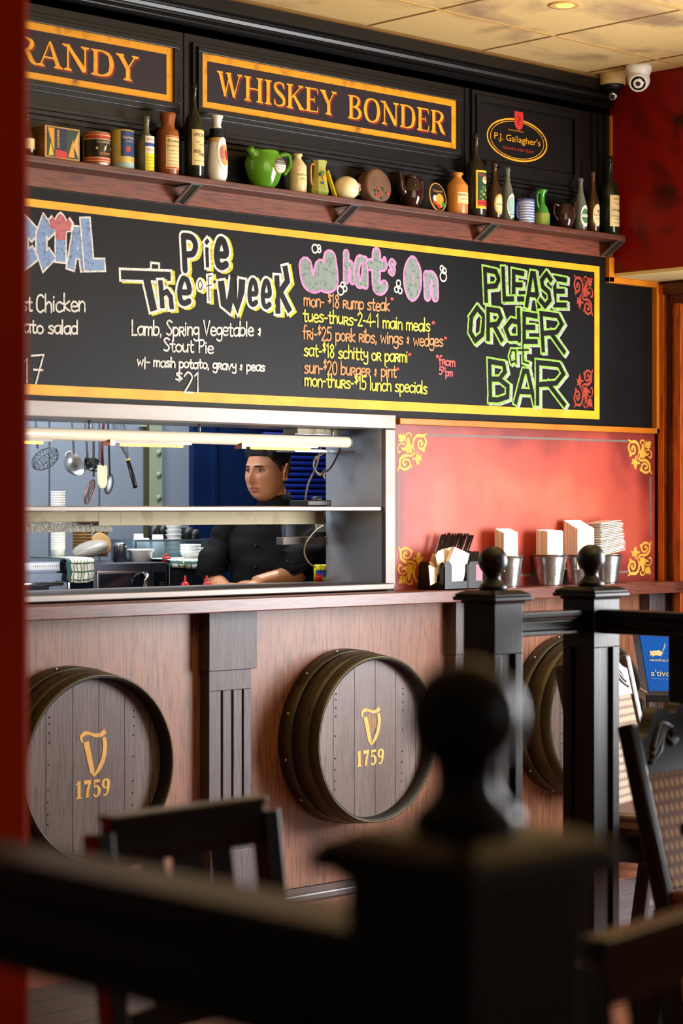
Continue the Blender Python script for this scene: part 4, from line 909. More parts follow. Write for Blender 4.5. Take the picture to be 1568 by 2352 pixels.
# round tin standing on edge
c, h, r = spot(862, 389, 68); t = thing('round_tin', 'round brown tin standing on edge with faded red flowers', 'tin', c, 0, 'old bottles and crockery on the wall shelf')
rr = h/2; b = MB('tin_brown'); Rt = Matrix.Rotation(radians(82), 3, 'X')
b.lathe([(rr*.96, -.026), (rr, -.020), (rr, .018), (rr*.97, .026), (rr*.80, .029), (.0001, .029)], c+Vector((0, .008, rr)), 40, Rt); b.build('body', t)
b = MB('tin_red'); rn = random.Random(4); Rm = Rt @ Vector((0, 0, 1))
for k in range(14):
    a, q = rn.uniform(-2.6, -.3), rn.uniform(.25, .75)*rr; b.ball(c+Vector((0, .008, rr))+Rt @ Vector((q*cos(a), q*sin(a)*1.0, .030)), rn.uniform(.004, .007), 8, 6, (1, .35, 1), m=rn.choice(['tin_red', 'tin_red', 'label_dark_green']))
b.build('flower', t)
def teapot(nm, label, px, ytop, wpx, sp, m='glaze_brown', lid=True):
    c, h, r = spot(px, ytop, wpx*.72); t = thing(nm, label, 'teapot', c, 0, 'old bottles and crockery on the wall shelf')
    MB(m).lathe([(r*.55, 0), (r*.62, .004), (r*.92, h*.26), (r*1.0, h*.46), (r*.92, h*.66), (r*.62, h*.82), (r*.56, h*.86), (r*.3, h*.86)], c, 32).build('body', t)
    if lid: b = MB(m); b.lathe([(r*.58, h*.85), (r*.50, h*.92), (r*.14, h*.955), (r*.12, h*.97), (r*.17, h*.985), (.001, h*1.0)], c, 24); b.build('lid', t)
    b = MB(m); s_ = sp; b.tube(catmull([c+Vector((s_*r*.75, 0, h*.42)), c+Vector((s_*r*1.15, -.004, h*.56)), c+Vector((s_*r*1.32, -.006, h*.82)), c+Vector((s_*r*1.50, -.008, h*.98))], 5), [.017]*5+[.013]*5+[.008]*5+[.007], 12); b.build('spout', t)
    b = MB(m); b.tube(catmull([c+Vector((-s_*r*.80, 0, h*.76)), c+Vector((-s_*r*1.30, .004, h*.80)), c+Vector((-s_*r*1.42, .004, h*.50)), c+Vector((-s_*r*.95, 0, h*.30))], 5), .0055, 10); b.build('handle', t)
teapot('teapot', 'glossy brown teapot with lid beside the round tin', 944, 398, 80, -1)
c, h, r = spot(1004, 418, 40, -0.075); t = thing('oval_plate', 'small oval black plate painted with oranges, propped upright', 'plate', c, 0)
rr = h/2; b = MB('label_gold'); Rt = Matrix.Rotation(radians(80), 3, 'X'); cc = c+Vector((0, 0, rr*.98)); b.lathe([(rr, -.003), (rr, .003), (rr*.9, .004)], cc, 36, Rt, squash=(.80, 1)); b.build('rim', t)
b = MB(); fpl = lambda k: (lambda a, z: cc+Rt @ Vector((a, z, .0045+k*.0006)))
b.poly([(rr*.73*cos(2*pi*i/32), rr*.9*sin(2*pi*i/32)) for i in range(32)], fpl(0), m='tin_black')
for a, z, q, m, k in ((-.28, -.30, .30, 'label_red', 1), (-.30, -.12, .22, 'label_white', 2), (.12, -.10, .34, 'label_orange', 3), (.02, -.45, .30, 'label_orange', 4), (.36, -.52, .18, 'label_green', 5), (-.1, -.66, .16, 'label_red', 5)): b.poly([(rr*(a+q*cos(2*pi*i/18)), rr*(z+q*sin(2*pi*i/18))) for i in range(18)], fpl(k), m=m)
put_text(b, 'Tangerine', 0, rr*.42, .009, fpl(1), 'label_gold', rr*.9, .3); b.build('picture', t)
t, c, h, r = ware('stoneware_bottle', 'tan orange stoneware bottle with cream label beside the oval plate', 'bottle', 1050, 397, 49, STONE, 'stoneware_tan')
b = MB(); f_ = wrap(c, r); lab(b, c, r, r*1.6, .26*h, .52*h, 'label_cream'); put_text(b, 'BOILED LIME', 0, .46*h, .0075, f_, 'ink', r*1.45); put_text(b, 'JUICE CO', 0, .36*h, .0045, f_, 'ink', r*.8); b.build('label', t)
t, c, h, r = ware('rum_bottle', 'tall dark bottle with a yellow bordered green picture label', 'bottle', 1092, 308, 48, BOT_TALL, 'glass_black')
b = MB(); f_ = wrap(c, r, ins=.0014); lab(b, c, r, r*1.6, .10*h, .555*h, 'label_yellow'); lab(b, c, r, r*1.25, .13*h, .53*h, 'label_dark_green', ins=.0004); lab(b, c, r, r*1.2, .13*h, .20*h, 'label_red', ins=.0008); oval(b, c, r, .44*h, r*.8, h*.09, 'label_cream', FACE+.25, .0016)
for a, z, q in ((-.2, .30, .014), (.25, .27, .012), (-.3, .24, .01), (.1, .35, .016)): oval(b, c, r, z*h, q*1.4, q, 'label_green', FACE+a, .0018); oval(b, c, r, (z-.03)*h, q*.8, q*.5, 'label_yellow', FACE+a+.2, .0022)
put_text(b, 'Planters', 0, .50*h, .010, f_, 'label_red', r*1.0); put_text(b, 'RUM', .3*r, .455*h, .009, wrap(c, r, ins=.0022), 'label_red', r*.5); put_text(b, 'DEMERARA', 0, .165*h, .008, wrap(c, r, ins=.0016), 'ink', r*1.1); b.build('label', t)
t, c, h, r = ware('stout_bottle', 'small brown bottle with round gold label next to the tall rum bottle', 'bottle', 1135, 374, 35, BOT_BEER, 'glass_brown')
b = MB(); oval(b, c, r, .27*h, r*1.7, h*.36, 'label_gold'); oval(b, c, r, .27*h, r*1.35, h*.28, 'label_cream', FACE, .0012); put_text(b, 'GUINNESS', 0, .27*h, .006, wrap(c, r, ins=.002), 'ink', r*1.2); b.build('label', t)
t, c, h, r = ware('soda_bottle', 'clear glass bottle with pale teal oval label beside the blue cup', 'bottle', 1165, 385, 31, BOT_BEER, 'glass_grey')
b = MB(); oval(b, c, r, .29*h, r*1.8, h*.44, 'label_white'); oval(b, c, r, .29*h, r*1.4, h*.34, 'label_teal', FACE, .0012); put_text(b, 'BELFAST', 0, .13*h, .005, wrap(c, r, ins=.002), 'ink', r*1.0); b.build('label', t)
t, c, h, r = ware('patterned_mug', 'white mug printed all over with blue flowers', 'mug', 1206, 459, 42, [(.97, 0), (1, .02), (1, .98), (.97, 1.0), (.9, .95)], 'white_china')
b = MB('label_blue'); f_ = wrap(c, r, FACE, .0008)
for i in range(9):
    for j in range(-9, 10):
        a = (j+(.5 if i % 2 else 0))*.0090; 
        if abs(a) < r*2.0: b.ribbon([(a+.0033*cos(2*pi*k/6), .0045+h*.108*i+.0033*sin(2*pi*k/6)) for k in range(6)], .0022, f_, closed=True)
lab(b, c, r, r*4.4, .94*h, .985*h, 'label_blue', FACE, 30); b.build('print', t)
b = MB('label_blue'); b.tube(catmull([c+Vector((-r*.9, 0, h*.8)), c+Vector((-r*1.45, -.003, h*.75)), c+Vector((-r*1.45, -.003, h*.3)), c+Vector((-r*.9, 0, h*.2))], 5), .004, 8); b.build('handle', t)
t, c, h, r = ware('green_jug', 'small bottle-green jug with a textured yellow-green lower body', 'jug', 1244, 436, 36, [(.86, 0), (1, .03), (1, .10), (.92, .14), (1, .18), (.90, .40), (.70, .52), (.42, .60), (.34, .70), (.38, .88), (.74, .97), (.70, 1.0), (.3, .95)], 'glaze_bottle_green')
b = MB('glaze_olive'); lab(b, c, lambda z: r*1.0, r*5.9, .02*h, .36*h, 'glaze_olive', FACE, 30); b.build('textured_band', t)
b = MB('glaze_bottle_green'); b.tube(catmull([c+Vector((-r*.35, 0, h*.92)), c+Vector((-r*.95, -.003, h*.90)), c+Vector((-r*1.0, -.003, h*.66)), c+Vector((-r*.62, 0, h*.50))], 5), .005, 8); b.build('handle', t)
teapot('teapot', 'dark red-brown teapot without a lid between green jug and clear bottle', 1296, 458, 66, 1, 'glaze_brown', False)
t, c, h, r = ware('soda_bottle', 'clear glass bottle with round green label behind the dark teapot', 'bottle', 1333, 409, 29, BOT_BEER, 'glass_grey')
b = MB(); oval(b, c, r, .29*h, r*1.75, h*.40, 'label_white'); oval(b, c, r, .29*h, r*1.3, h*.28, 'label_green', FACE, .0012); lab(b, c, r, r*1.5, .27*h, .315*h, 'label_white', ins=.0016); put_text(b, 'CRESENT', 0, .293*h, .005, wrap(c, r, ins=.0026), 'label_green', r*1.2); b.build('label', t)
t, c, h, r = ware('stout_bottle', 'small brown bottle with cream oval harp label left of the last green bottle', 'bottle', 1361, 394, 30, BOT_BEER, 'glass_brown')
b = MB(); oval(b, c, r, .29*h, r*1.75, h*.36, 'label_cream'); f_ = wrap(c, r, ins=.002); put_text(b, 'GUINNESS', 0, .29*h, .006, f_, 'ink_red', r*1.35); put_text(b, 'STOUT', 0, .235*h, .004, f_, 'ink', r*.8)
b.ribbon(catmull([(-.004, .355*h, .002), (.004, .365*h, .003), (.003, .34*h, .003), (-.001, .325*h, .002)], 4), 0, f_, m='navy'); b.build('label', t)
t, c, h, r = ware('whiskey_bottle', 'tall green bottle with big torn cream label at the shelf end', 'bottle', 1400, 359, 43, BOT_TALL, 'glass_green')
b = MB(); f_ = wrap(c, r, ins=.0014); lab(b, c, r, r*1.75, .11*h, .50*h, 'label_cream'); put_text(b, "LOCKE'S", .1*r, .455*h, .0095, f_, 'ink', r*1.2); put_text(b, '"V.O."', .1*r, .395*h, .010, f_, 'ink_red', r*1.0); put_text(b, 'Whiskey', 0, .315*h, .0095, f_, 'ink', r*1.25); put_text(b, 'JOHN LOCKE & Co', 0, .24*h, .005, f_, 'ink', r*1.4); put_text(b, 'KILBEGGAN', .1*r, .205*h, .005, f_, 'ink', r*.9); put_text(b, 'mnmonm', 0, .155*h, .005, f_, 'label_red', r*.8); b.build('label', t)
# ================================================================== BAR TOP ITEMS
# bar caddy: black box organiser with notched sides
def caddy():
    A, B = W(955, 1352, -.075), W(1019, 1355, -.148); C_ = W(1098, 1350, -.148)
    x0, x1, y0, y1 = B.x, W(1110, 1350, -.148).x, -.150, -.020; hz = W(1019, 1291, -.148).z-BT
    t = thing('bar_caddy', 'black plastic bar caddy with notched sides holding straws and napkins', 'caddy', ((x0+x1)/2, -.085, BT))
    def notched(fn, w, n):
        """wall of width w with n rounded notches: outline polygon pieces"""
        cw = w/n; out = []
        b = MB('black_plastic')
        fl = .30; nw = cw*.42
        b.prism([(0, 0), (w, 0), (w, hz*fl), (0, hz*fl)], fn, .004)
        xs = [0]
        for i in range(n):
            m_ = cw*(i+.5) if n > 1 else w*.40
            l, r_ = (xs[-1], m_-nw/2)
            seg = [(l, hz*fl), (r_, hz*fl), (r_, hz*.84), (r_-.006, hz*.96), (r_-.014, hz), (l+.012, hz), (l+.003, hz*.94), (l, hz*.84)]
            b.prism(seg, fn, .004); xs.append(m_+nw/2)
        l = xs[-1]; b.prism([(l, hz*fl), (w, hz*fl), (w, hz*.84), (w-.004, hz*.96), (w-.012, hz), (l+.014, hz), (l+.006, hz*.96), (l, hz*.84)], fn, .004)
        return b
    notched(lambda a, z, d: Vector((x0+a, y0+d, BT+z)), x1-x0, 1).build('front_side', t)
    notched(lambda a, z, d: Vector((x0+a, y1-d, BT+z)), x1-x0, 1).build('back_side', t)
    notched(lambda a, z, d: Vector((x0+d, y0+a, BT+z)), y1-y0, 1).build('left_side', t)
    b = MB('black_plastic'); b.box(x1-.004, x1, y0, y1, BT, BT+hz); b.box((x0+x1)/2-.002+.02, (x0+x1)/2+.002+.02, y0, y1, BT, BT+hz*.9); b.box(x0, x1, -.086, -.082, BT, BT+hz*.8); b.box(x0, x1, y0, y1, BT, BT+.004); b.build('divider', t)
    b = MB('label_red'); b.box(x1-.045, x1-.010, y0-.0006, y0, BT+hz*.30, BT+hz*.88, m='label_pink'); b.build('sticker', t)
    return x0, x1, y0, y1, hz
cx0, cx1, cy0, cy1, chz = caddy()
rn = random.Random(11)
i = 0
for k in range(30):
    px = 1012+2.5*k+rn.uniform(-1, 1); yb = rn.uniform(-.066, -.028)
    top = W(px, 1226+rn.uniform(-2, 4), yb); x = cx0+.012+(top.x-W(1012, 1226, yb).x)*.80+.004
    st = MB('black_plastic'); st.cyl((min(x, cx1-.01), yb, BT+.006), (top.x, yb-.004, top.z), .0030, seg=8)
    tag(st.build('drinking_straw'), 'tall black drinking straw in the upright bunch at the back of the caddy', 'straw', 'tall black straws in the caddy')
for k in range(14):
    px = 1071+2.1*k; yb = -.095-.028*(k % 2); top = W(px, 1266+rn.uniform(-1, 2), yb)
    st = MB('black_plastic'); st.cyl((top.x, yb, BT+.006), (top.x+rn.uniform(-.002, .002), yb, top.z), .0026, seg=8)
    tag(st.build('stirrer_straw'), 'short black stirrer straw in the caddy compartment by the round post knob', 'straw', 'short black straws in the caddy')
# napkins folded in the caddy
def sheet(nm, pts, m, label, cat='napkin', grp=None, th=.004, drop=None):
    """folded paper: quad pts (front face) with thickness towards +y"""
    b = MB(m); v = [Vector(p) for p in pts]; n = len(v); b.add(v+[p+Vector((.0005, th, 0)) for p in v], [tuple(range(n)), tuple(reversed(range(n, 2*n)))]+[(i, n+i, n+(i+1) % n, (i+1) % n) for i in range(n)])
    return tag(b.build(nm), label, cat, grp)
P_ = lambda x, y, yy: W(x, y, yy)
sheet('paper_napkin', [P_(1034, 1340, -.140), P_(1062, 1340, -.140), P_(1078, 1272, -.140), P_(1044, 1256, -.140), P_(1032, 1288, -.140)], 'paper_white', 'bright white folded napkin showing through the caddy front notch', th=.02)
for k, (a, bq) in enumerate((((1000, 1275), (1010, 1264)), ((1006, 1268), (1018, 1261)), ((1014, 1264), (1026, 1259)), ((1022, 1262), (1036, 1257)))):
    y_ = -.118+.012*k
    sheet('paper_napkin', [P_(1008+5*k, 1320, y_), P_(1024+5*k, 1320, y_), P_(bq[0]+8, bq[1]+4, y_), P_(bq[0]-2, bq[1], y_), P_(a[0], a[1], y_)], 'paper_cream', 'cream paper napkin fanned out behind the white one in the caddy', grp='fanned cream napkins', th=.005)
for k in range(4):
    y_ = -.115+.020*k
    sheet('paper_napkin', [P_(988, 1345-4*k, y_), P_(1002, 1338-4*k, y_), P_(1006, 1306-9*k, y_), P_(984+3*k, 1298-9*k, y_)], 'paper_cream', 'cream napkin tip poking out of the caddy left notch', grp='cream napkin tips', th=.004)
# galvanised buckets with paper napkins
def bucket(px, wtop, ytop, ybase, y, label):
    q = W(px, ybase, y); dep = (q.x-CX)*SN+(y-CY)*CS; r1 = wtop/2*dep/F; h = W(px, ytop, y).z-BT; r0 = r1*.70
    t = thing('napkin_bucket', label, 'bucket', (q.x, y, BT), 0, 'small galvanised buckets of napkins')
    R = lambda f: r0+(r1-r0)*f
    prof = [(R(0), 0), (R(0)+.001, .003)]+[(R(f)+(.0013 if i % 2 else 0), f*h) for i, f in enumerate([.06, .30, .36, .40, .44, .48, .52, .56, .60, .64, .68, .9])]+[(R(.97), h*.97), (R(1)+.004, h*.975), (R(1)+.004, h), (R(1), h), (R(.5)-.002, h*.4), (R(.03), .006)]
    MB('steel_galv').lathe(prof, (q.x, y, BT), 32).build('pail', t)
    return Vector((q.x, y, BT)), r1, h, r0
mat('steel_galv', (206, 208, 204), 0.27, metal=0.95, col2=(176, 180, 178), nscale=14)
B1 = bucket(1166, 70, 1276, 1345, -.075, 'galvanised bucket of folded napkins half behind the left post knob')
B2 = bucket(1262, 80, 1273, 1345, -.080, 'galvanised bucket standing alone between the two round post knobs')
B3 = bucket(1330, 76, 1273, 1344, -.070, 'galvanised bucket mostly hidden behind the right post knob')
B4 = bucket(1393, 70, 1272, 1341, -.068, 'galvanised bucket with fanned napkins right of the post knobs')
def stack(c, ang, w, th, z0, ztop, zback, n, label):
    """a wad of n folded napkins standing in a bucket; the rear ones stand taller"""
    for i in range(n):
        f = i/(n-1); R = Matrix.Rotation(ang, 3, 'Z'); b = MB('paper_white' if i % 3 else 'paper_cream'); o = (f-.5)*th; t_ = th/n*.43
        top = ztop+(zback-ztop)*f-rn.uniform(0, .003); dx = rn.uniform(-.003, .003)
        b.box(-w/2+dx, w/2+dx, o-t_, o+t_, z0, top); b.v = [R @ v+Vector(c) for v in b.v]
        tag(b.build('paper_napkin'), label, 'napkin', label)
zt_at = lambda px, py, y: W(px, py, y).z-BT
stack(B1[0]+Vector((-.006, 0, 0)), .06, .088, .040, .06, zt_at(1155, 1224, -.095), zt_at(1155, 1213, -.055), 9, 'white folded napkin in the bucket behind the left post knob')
stack(B2[0], .03, .098, .056, .06, zt_at(1262, 1219, -.11), zt_at(1262, 1216, -.055), 12, 'white folded napkin in the bucket between the post knobs')
stack(B3[0]+Vector((-.004, .0, 0)), -.03, .100, .070, .06, zt_at(1330, 1213, -.105), zt_at(1330, 1194, -.035), 13, 'white folded napkin in the square wad behind the right post knob')
def fan_stack():
    c = B4[0]; n = 20; z0, z1 = zt_at(1393, 1271, -.068), zt_at(1393, 1200, -.068)
    for i in range(n):
        f = i/(n-1); b = MB('paper_white' if i % 4 else 'paper_cream'); w = .078
        Rr = Matrix.Rotation(radians(-9+5*f+rn.uniform(-1.2, 1.2)), 3, 'Y') @ Matrix.Rotation(rn.uniform(-.05, .05), 3, 'Z')
        b.box(-w, w-.018*f+rn.uniform(-.006, .006), -.042, .040, -.0013, .0013); b.v = [Rr @ v+c+Vector((-.008-.004*f, 0, z0+.004+(z1-z0)*f)) for v in b.v]
        tag(b.build('paper_napkin'), 'white napkin leaf fanned over the rightmost bucket rim', 'napkin', 'fanned napkins in the right bucket')
fan_stack()
# ================================================================== BARRELS
HARP = [[(-.30, .28, .05), (-.34, .40, .10), (-.24, .48, .12), (-.10, .47, .09), (.05, .42, .10), (.20, .42, .13), (.34, .50, .16)],
        [(.30, .36, .13), (.33, .15, .14), (.28, -.12, .14), (.16, -.34, .13), (.00, -.50, .05)]]
def barrel(x, label, worn=False):
    zc = 0.5625; R = 0.318; t = thing('barrel_end', label, 'barrel', (x, 0, zc-R), 0, 'oak barrel ends mounted on the bar front')
    RX = Matrix.Rotation(pi/2, 3, 'X'); c = Vector((x, 0, zc))   # local z -> -y
    b = MB('barrel_stave'); b.lathe([(R-.004, .004), (R-.006, .06), (R-.016, .12), (R-.022, .192), (R-.030, .192), (R-.034, .146)], c, 72, RX, cap=False); b.build('staves', t)
    b = MB('barrel_head'); b.lathe([(.0001, .140), (R-.030, .140), (R-.030, .146), (.0001, .146)], c, 72, RX, smooth=False)
    for k in range(-2, 3):
        xx = x+k*.105+.03; hh = math.sqrt(max(0, (R-.034)**2-(xx-x)**2)); b.box(xx-.0012, xx+.0012, -.1466, -.146, zc-hh, zc+hh, m='barrel_stave')
    bh = b
    hp = []
    for a0, a1, r0, r1 in ((.012, .068, R+.001, R-.002), (.088, .150, R-.004, R-.012)):
        b = MB('barrel_hoop'); b.lathe([(r0-.004, a0), (r0, a0), (r1+.001, a1), (r1-.006, a1)], c, 72, RX, cap=False); hp.append(b)
    b = MB('barrel_hoop'); b.lathe([(R-.014, .152), (R-.012, .152), (R-.0175, .196), (R-.024, .1965), (R-.026, .190)], c, 72, RX, cap=False); b.build('rim_hoop', t)
    for k in range(12):
        a = 2*pi*k/12+.2; hp[0].ball(c+RX @ Vector(((R+.001)*cos(a), (R+.001)*sin(a), .040)), .0055, 8, 6, m='rivet'); hp[1].ball(c+RX @ Vector(((R-.007)*cos(a+.12), (R-.007)*sin(a+.12), .10)), .0045, 8, 6, m='barrel_stave')
    for q in hp: q.build('hoop', t)
    b = bh.m('barrel_stave')
    for xx in (-.17, .17):
        for k in (-.17, -.14, -.10, -.06, .02, .09, .12, .15, .17): b.cyl((x+xx+k*.02, -.146, zc+k), (x+xx+k*.02, -.1472, zc+k), .003, seg=8)
    b.build('barrel_head', t)
    # gold harp and date
    b = MB('logo_gold'); fn = lambda a, z: Vector((x+a, -.1474, zc+z)); k = .105 if not worn else .115; hx, hz = .006, .040
    for st in HARP: b.ribbon([(hx+p[0]*k*1.25, hz+p[1]*k*1.25, p[2]*k) for p in catmull(st, 6)], 0, fn, caps=False)
    b.poly([(hx+a*k*1.25, hz+z*k*1.25) for a, z in ((-.24, .28), (-.13, .31), (.03, -.36), (.0, -.50), (-.06, -.42))], fn)
    b.poly([(hx+a*k*1.25, hz+z*k*1.25) for a, z in ((-.28, .28), (-.24, .29), (-.06, -.42), (-.08, -.44))], fn)
    if not worn:
        for i in range(7):
            f = i/7; b.ribbon([(hx+(-.10+.34*f)*k*1.25, hz+(.36-.03*f)*k*1.25), (hx+(-.02+.22*f)*k*1.25, hz+(-.22+.22*f)*k*1.25)], .0016, fn, caps=False)
    # 1759 in fat numerals
    zz, hh, xx = -.098, .055, -.070; g = lambda st, ox: b.ribbon([(xx+ox*1.28+p[0]*.031, zz+p[1]*hh, p[2]*.031) for p in (catmull(st, 6) if len(st) > 2 else st)], 0, fn, caps=False)
    g([(.60, 0, .40), (.60, 1, .40)], 0); g([(.60, .97, .10), (.36, .86, .16), (.16, .80, .12)], 0); g([(.2, .02, .12), (1.0, .02, .12)], 0)
    g([(.05, .90, .42), (1.0, .90, .42)], .028); g([(.92, .96, .20), (.62, .50, .36), (.48, 0, .46)], .028)
    g([(.18, .92, .30), (.95, .92, .30)], .057); g([(.24, .98, .14), (.20, .52, .14)], .057); g([(.20, .54, .12), (.55, .62, .22), (.86, .36, .42), (.70, .08, .26), (.36, .02, .18), (.14, .16, .26)], .057)
    g([(.52, .98, .16), (.22, .86, .34), (.20, .60, .36), (.52, .46, .14), (.84, .60, .40), (.84, .84, .40), (.52, .98, .16)], .086); g([(.88, .72, .38), (.78, .30, .32), (.50, .03, .16), (.22, .10, .20)], .086)
    b.build('gold_emblem', t)
    return t
barrel(-1.255, 'barrel end with worn gold harp and 1759, behind the slatted chair', True)
barrel(0.0, 'barrel end with crisp gold harp and 1759, right of the fluted pilaster')
barrel(1.238, 'barrel end partly hidden between the two black posts')
# ================================================================== BALUSTRADES
NP_ZC = 1.163
def newel(parent, x, y, w, nm='newel_post'):
    """square panelled post with moulded cap and ball finial; (x, y) its near left corner"""
    zc = NP_ZC; cx, cy = x+w/2, y+w/2; d = 0.010; s = w*0.27
    b = MB('black_wood'); b.box(x+d, x+w-d, y+d, y+w-d, 0, zc-.03)
    for zz in ((0, .05), (.985, zc-.028)): b.box(x, x+w, y, y+w, zz[0], zz[1])
    for ax, ay in ((x, y), (x+w-s, y), (x, y+w-s), (x+w-s, y+w-s)): b.box(ax, ax+s, ay, ay+s, .05, .985)
    p = b.build(nm, parent, bevel=0.003)
    b = MB('black_wood')
    for k, (o, h0, h1) in enumerate(((.006, -.036, -.028), (.022, -.028, -.016), (.018, -.016, -.008))): b.box(x-o, x+w+o, y-o, y+w+o, zc+h0, zc+h1)
    b.frustum((cx, cy, zc-.008), w+.034, w+.034, w-.010, w-.010, .010)
    b.build('cap', p, bevel=0.004)
    b = MB('black_wood'); r = .0425; z0 = zc+.001
    b.lathe([(.036, 0), (.040, .004), (.0405, .011), (.034, .018), (.027, .024), (.0225, .032), (.0215, .040), (.024, .0435)]+[(r*sin(a), .083-r*cos(a)) for a in [pi*(.19+.81*i/16) for i in range(17)]], (cx, cy, z0), 36)
    b.build('ball_finial', p)
    return p
def rail(parent, p0, p1, zt_, zb_, w=.075, nm='handrail'):
    b = MB('black_wood'); p0, p1 = Vector(p0), Vector(p1); h = zt_-zb_
    for f0, f1, ww in ((0, .20, .80), (.20, .62, .62), (.62, .74, .78), (.74, 1.0, 1.0)):
        za, zb = zb_+h*f0, zb_+h*f1; q0 = Vector((p0.x, p0.y, (za+zb)/2)); q1 = Vector((p1.x, p1.y, (za+zb)/2)); b.bar(q0, q1, w*ww, zb-za)
    return b.build(nm, parent, bevel=0.008)
pw_ = .120; y1_ = -1.669; xa = W(1135, 1360, y1_).x; xb = W(1363, 1360, y1_).x
t = thing('balustrade', 'black panelled balustrade with two ball-topped posts and handrails by the bar', 'balustrade', (xa, y1_, 0))
newel(t, xa, y1_, pw_); newel(t, xb, y1_, pw_)
rail(t, (xa+pw_-.002, y1_+pw_/2, 0), (xb+.002, y1_+pw_/2, 0), 1.098, 1.028)
rail(t, (xb+pw_/2, y1_+.002, 0), (xb+pw_/2, y1_-1.6, 0), 1.098, 1.028)
b = MB('black_wood'); q = WX(1540, 1480, xb+pw_/2); h0 = WX(1540, 1630, xb+pw_/2).z
b.prism([(-.0, 1.03), (-1.2, 1.03), (-1.2, h0), (-.03, h0), (-.008, h0+.012), (0, h0+.04)], lambda a, z, d: Vector((xb+pw_/2-.012+d, q.y+a, z)), .024); b.build('hanging_board', t, bevel=0.003)
fx_, fy_ = WD(1078, 1935, 1.50).x, WD(1078, 1935, 1.50).y
t = thing('balustrade', 'very close black post with ball knob and handrail, blurred in front', 'balustrade', (fx_, fy_, 0))
newel(t, fx_, fy_, .125)
rail(t, (fx_+.0625, fy_+.123, 0), (fx_+.0625, fy_+1.75, 0), 1.085, .985, .085)
# ================================================================== CHAIRS
def slat_chair(nm, label, loc, rz):
    t = thing(nm, label, 'chair', loc, rz, 'dark slat-back dining chairs'); m = 'chair_wood'
    b = MB(m); b.box(-.20, .20, -.21, .19, .43, .465); b.build('seat', t, bevel=.012, local=True)
    for sx in (-1, 1):
        b = MB(m); b.bar((sx*.185, .185, 0), (sx*.185, .185, .44), .036, .040, up=(0, 1, 0)); b.bar((sx*.185, .185, .43), (sx*.185, .245, .885), .034, .040, up=(0, 1, 0)); b.build('rear_post', t, bevel=.004, local=True)
        b = MB(m); b.bar((sx*.175, -.185, 0), (sx*.175, -.185, .44), .038, .038, up=(0, 1, 0)); b.build('leg', t, bevel=.003, local=True)
    b = MB(m)
    b.bar((-.172, .243, .868), (.172, .243, .868), .026, .075); b.bar((-.172, .236, .852), (.172, .236, .852), .014, .018); b.bar((-.172, .243, .905), (.172, .243, .905), .040, .012)
    b.build('top_rail', t, bevel=.004, local=True)
    b = MB(m); b.bar((-.172, .205, .585), (.172, .205, .585), .022, .04); b.build('lower_rail', t, bevel=.003, local=True)
    for sx in (-.075, 0, .075):
        b = MB(m); b.bar((sx, .206, .60), (sx, .240, .835), .044 if sx else .060, .012, up=(0, 1, 0)); b.build('back_slat', t, bevel=.002, local=True)
    b = MB(m); 
    for sx in (-1, 1): b.bar((sx*.18, -.17, .17), (sx*.18, .17, .17), .022, .026)
    b.bar((-.18, 0, .17), (.18, 0, .17), .022, .026); b.build('stretcher', t, local=True)
    return t
q = WD(437, 1848, 3.58); slat_chair('slat_back_chair', 'dark slat-back chair in front of the harp barrel by the red column', (q.x, q.y-.245, 0), radians(3))
q = WD(1545, 2085, 2.62); slat_chair('slat_back_chair', 'dark slat-back chair at the lower right corner with bluish sheen', (q.x+.02, q.y-.245, 0), radians(9))
wood('chair_wood_sheen', (104, 94, 88), (88, 78, 72), (60, 52, 48), 'z', 0.35, 1.0)  # dark chair wood lightened: sun sheen put into the colour
def dotted(nm, base, dot, sx, sy, r0, r1, soft=.02):
    m = bpy.data.materials.new(nm); m.use_nodes = True; nt = m.node_tree; N, L = nt.nodes, nt.links; bs = N['Principled BSDF']; bs.inputs['Roughness'].default_value = .75
    tc = N.new('ShaderNodeTexCoord'); sp = N.new('ShaderNodeSeparateXYZ'); L.new(tc.outputs['Object'], sp.inputs[0])
    def mth(op, a, bb=None, c=None):
        n = N.new('ShaderNodeMath'); n.operation = op
        for i, v in enumerate((a, bb, c)):
            if v is None: continue
            if isinstance(v, (int, float)): n.inputs[i].default_value = v
            else: L.new(v, n.inputs[i])
        return n.outputs[0]
    fz = mth('MULTIPLY', sp.outputs['Z'], sy); row = mth('FLOOR', fz); odd = mth('MULTIPLY', mth('MODULO', mth('ABSOLUTE', row), 2.0), .5)
    fx2 = mth('ADD', mth('MULTIPLY', sp.outputs['X'], sx), odd)
    dx = mth('SUBTRACT', mth('FRACT', fx2), .5); dz = mth('SUBTRACT', mth('FRACT', fz), .5)
    d = mth('SQRT', mth('ADD', mth('POWER', mth('ABSOLUTE', mth('MULTIPLY', dx, r0)), 2.0), mth('POWER', mth('ABSOLUTE', mth('MULTIPLY', dz, r1)), 2.0)))
    rp = N.new('ShaderNodeValToRGB'); e = rp.color_ramp.elements; e[0].position = .42; e[0].color = lin(dot)+(1,); e[1].position = .56; e[1].color = lin(base)+(1,)
    L.new(d, rp.inputs[0]); L.new(rp.outputs[0], bs.inputs['Base Color']); MATS[nm] = m
dotted('fabric_brown', (116, 66, 38), (214, 176, 112), 44, 34, 1.9, 1.45)
dotted('fabric_cane', (92, 58, 44), (156, 134, 100), 62, 42, 1.1, 1.2)
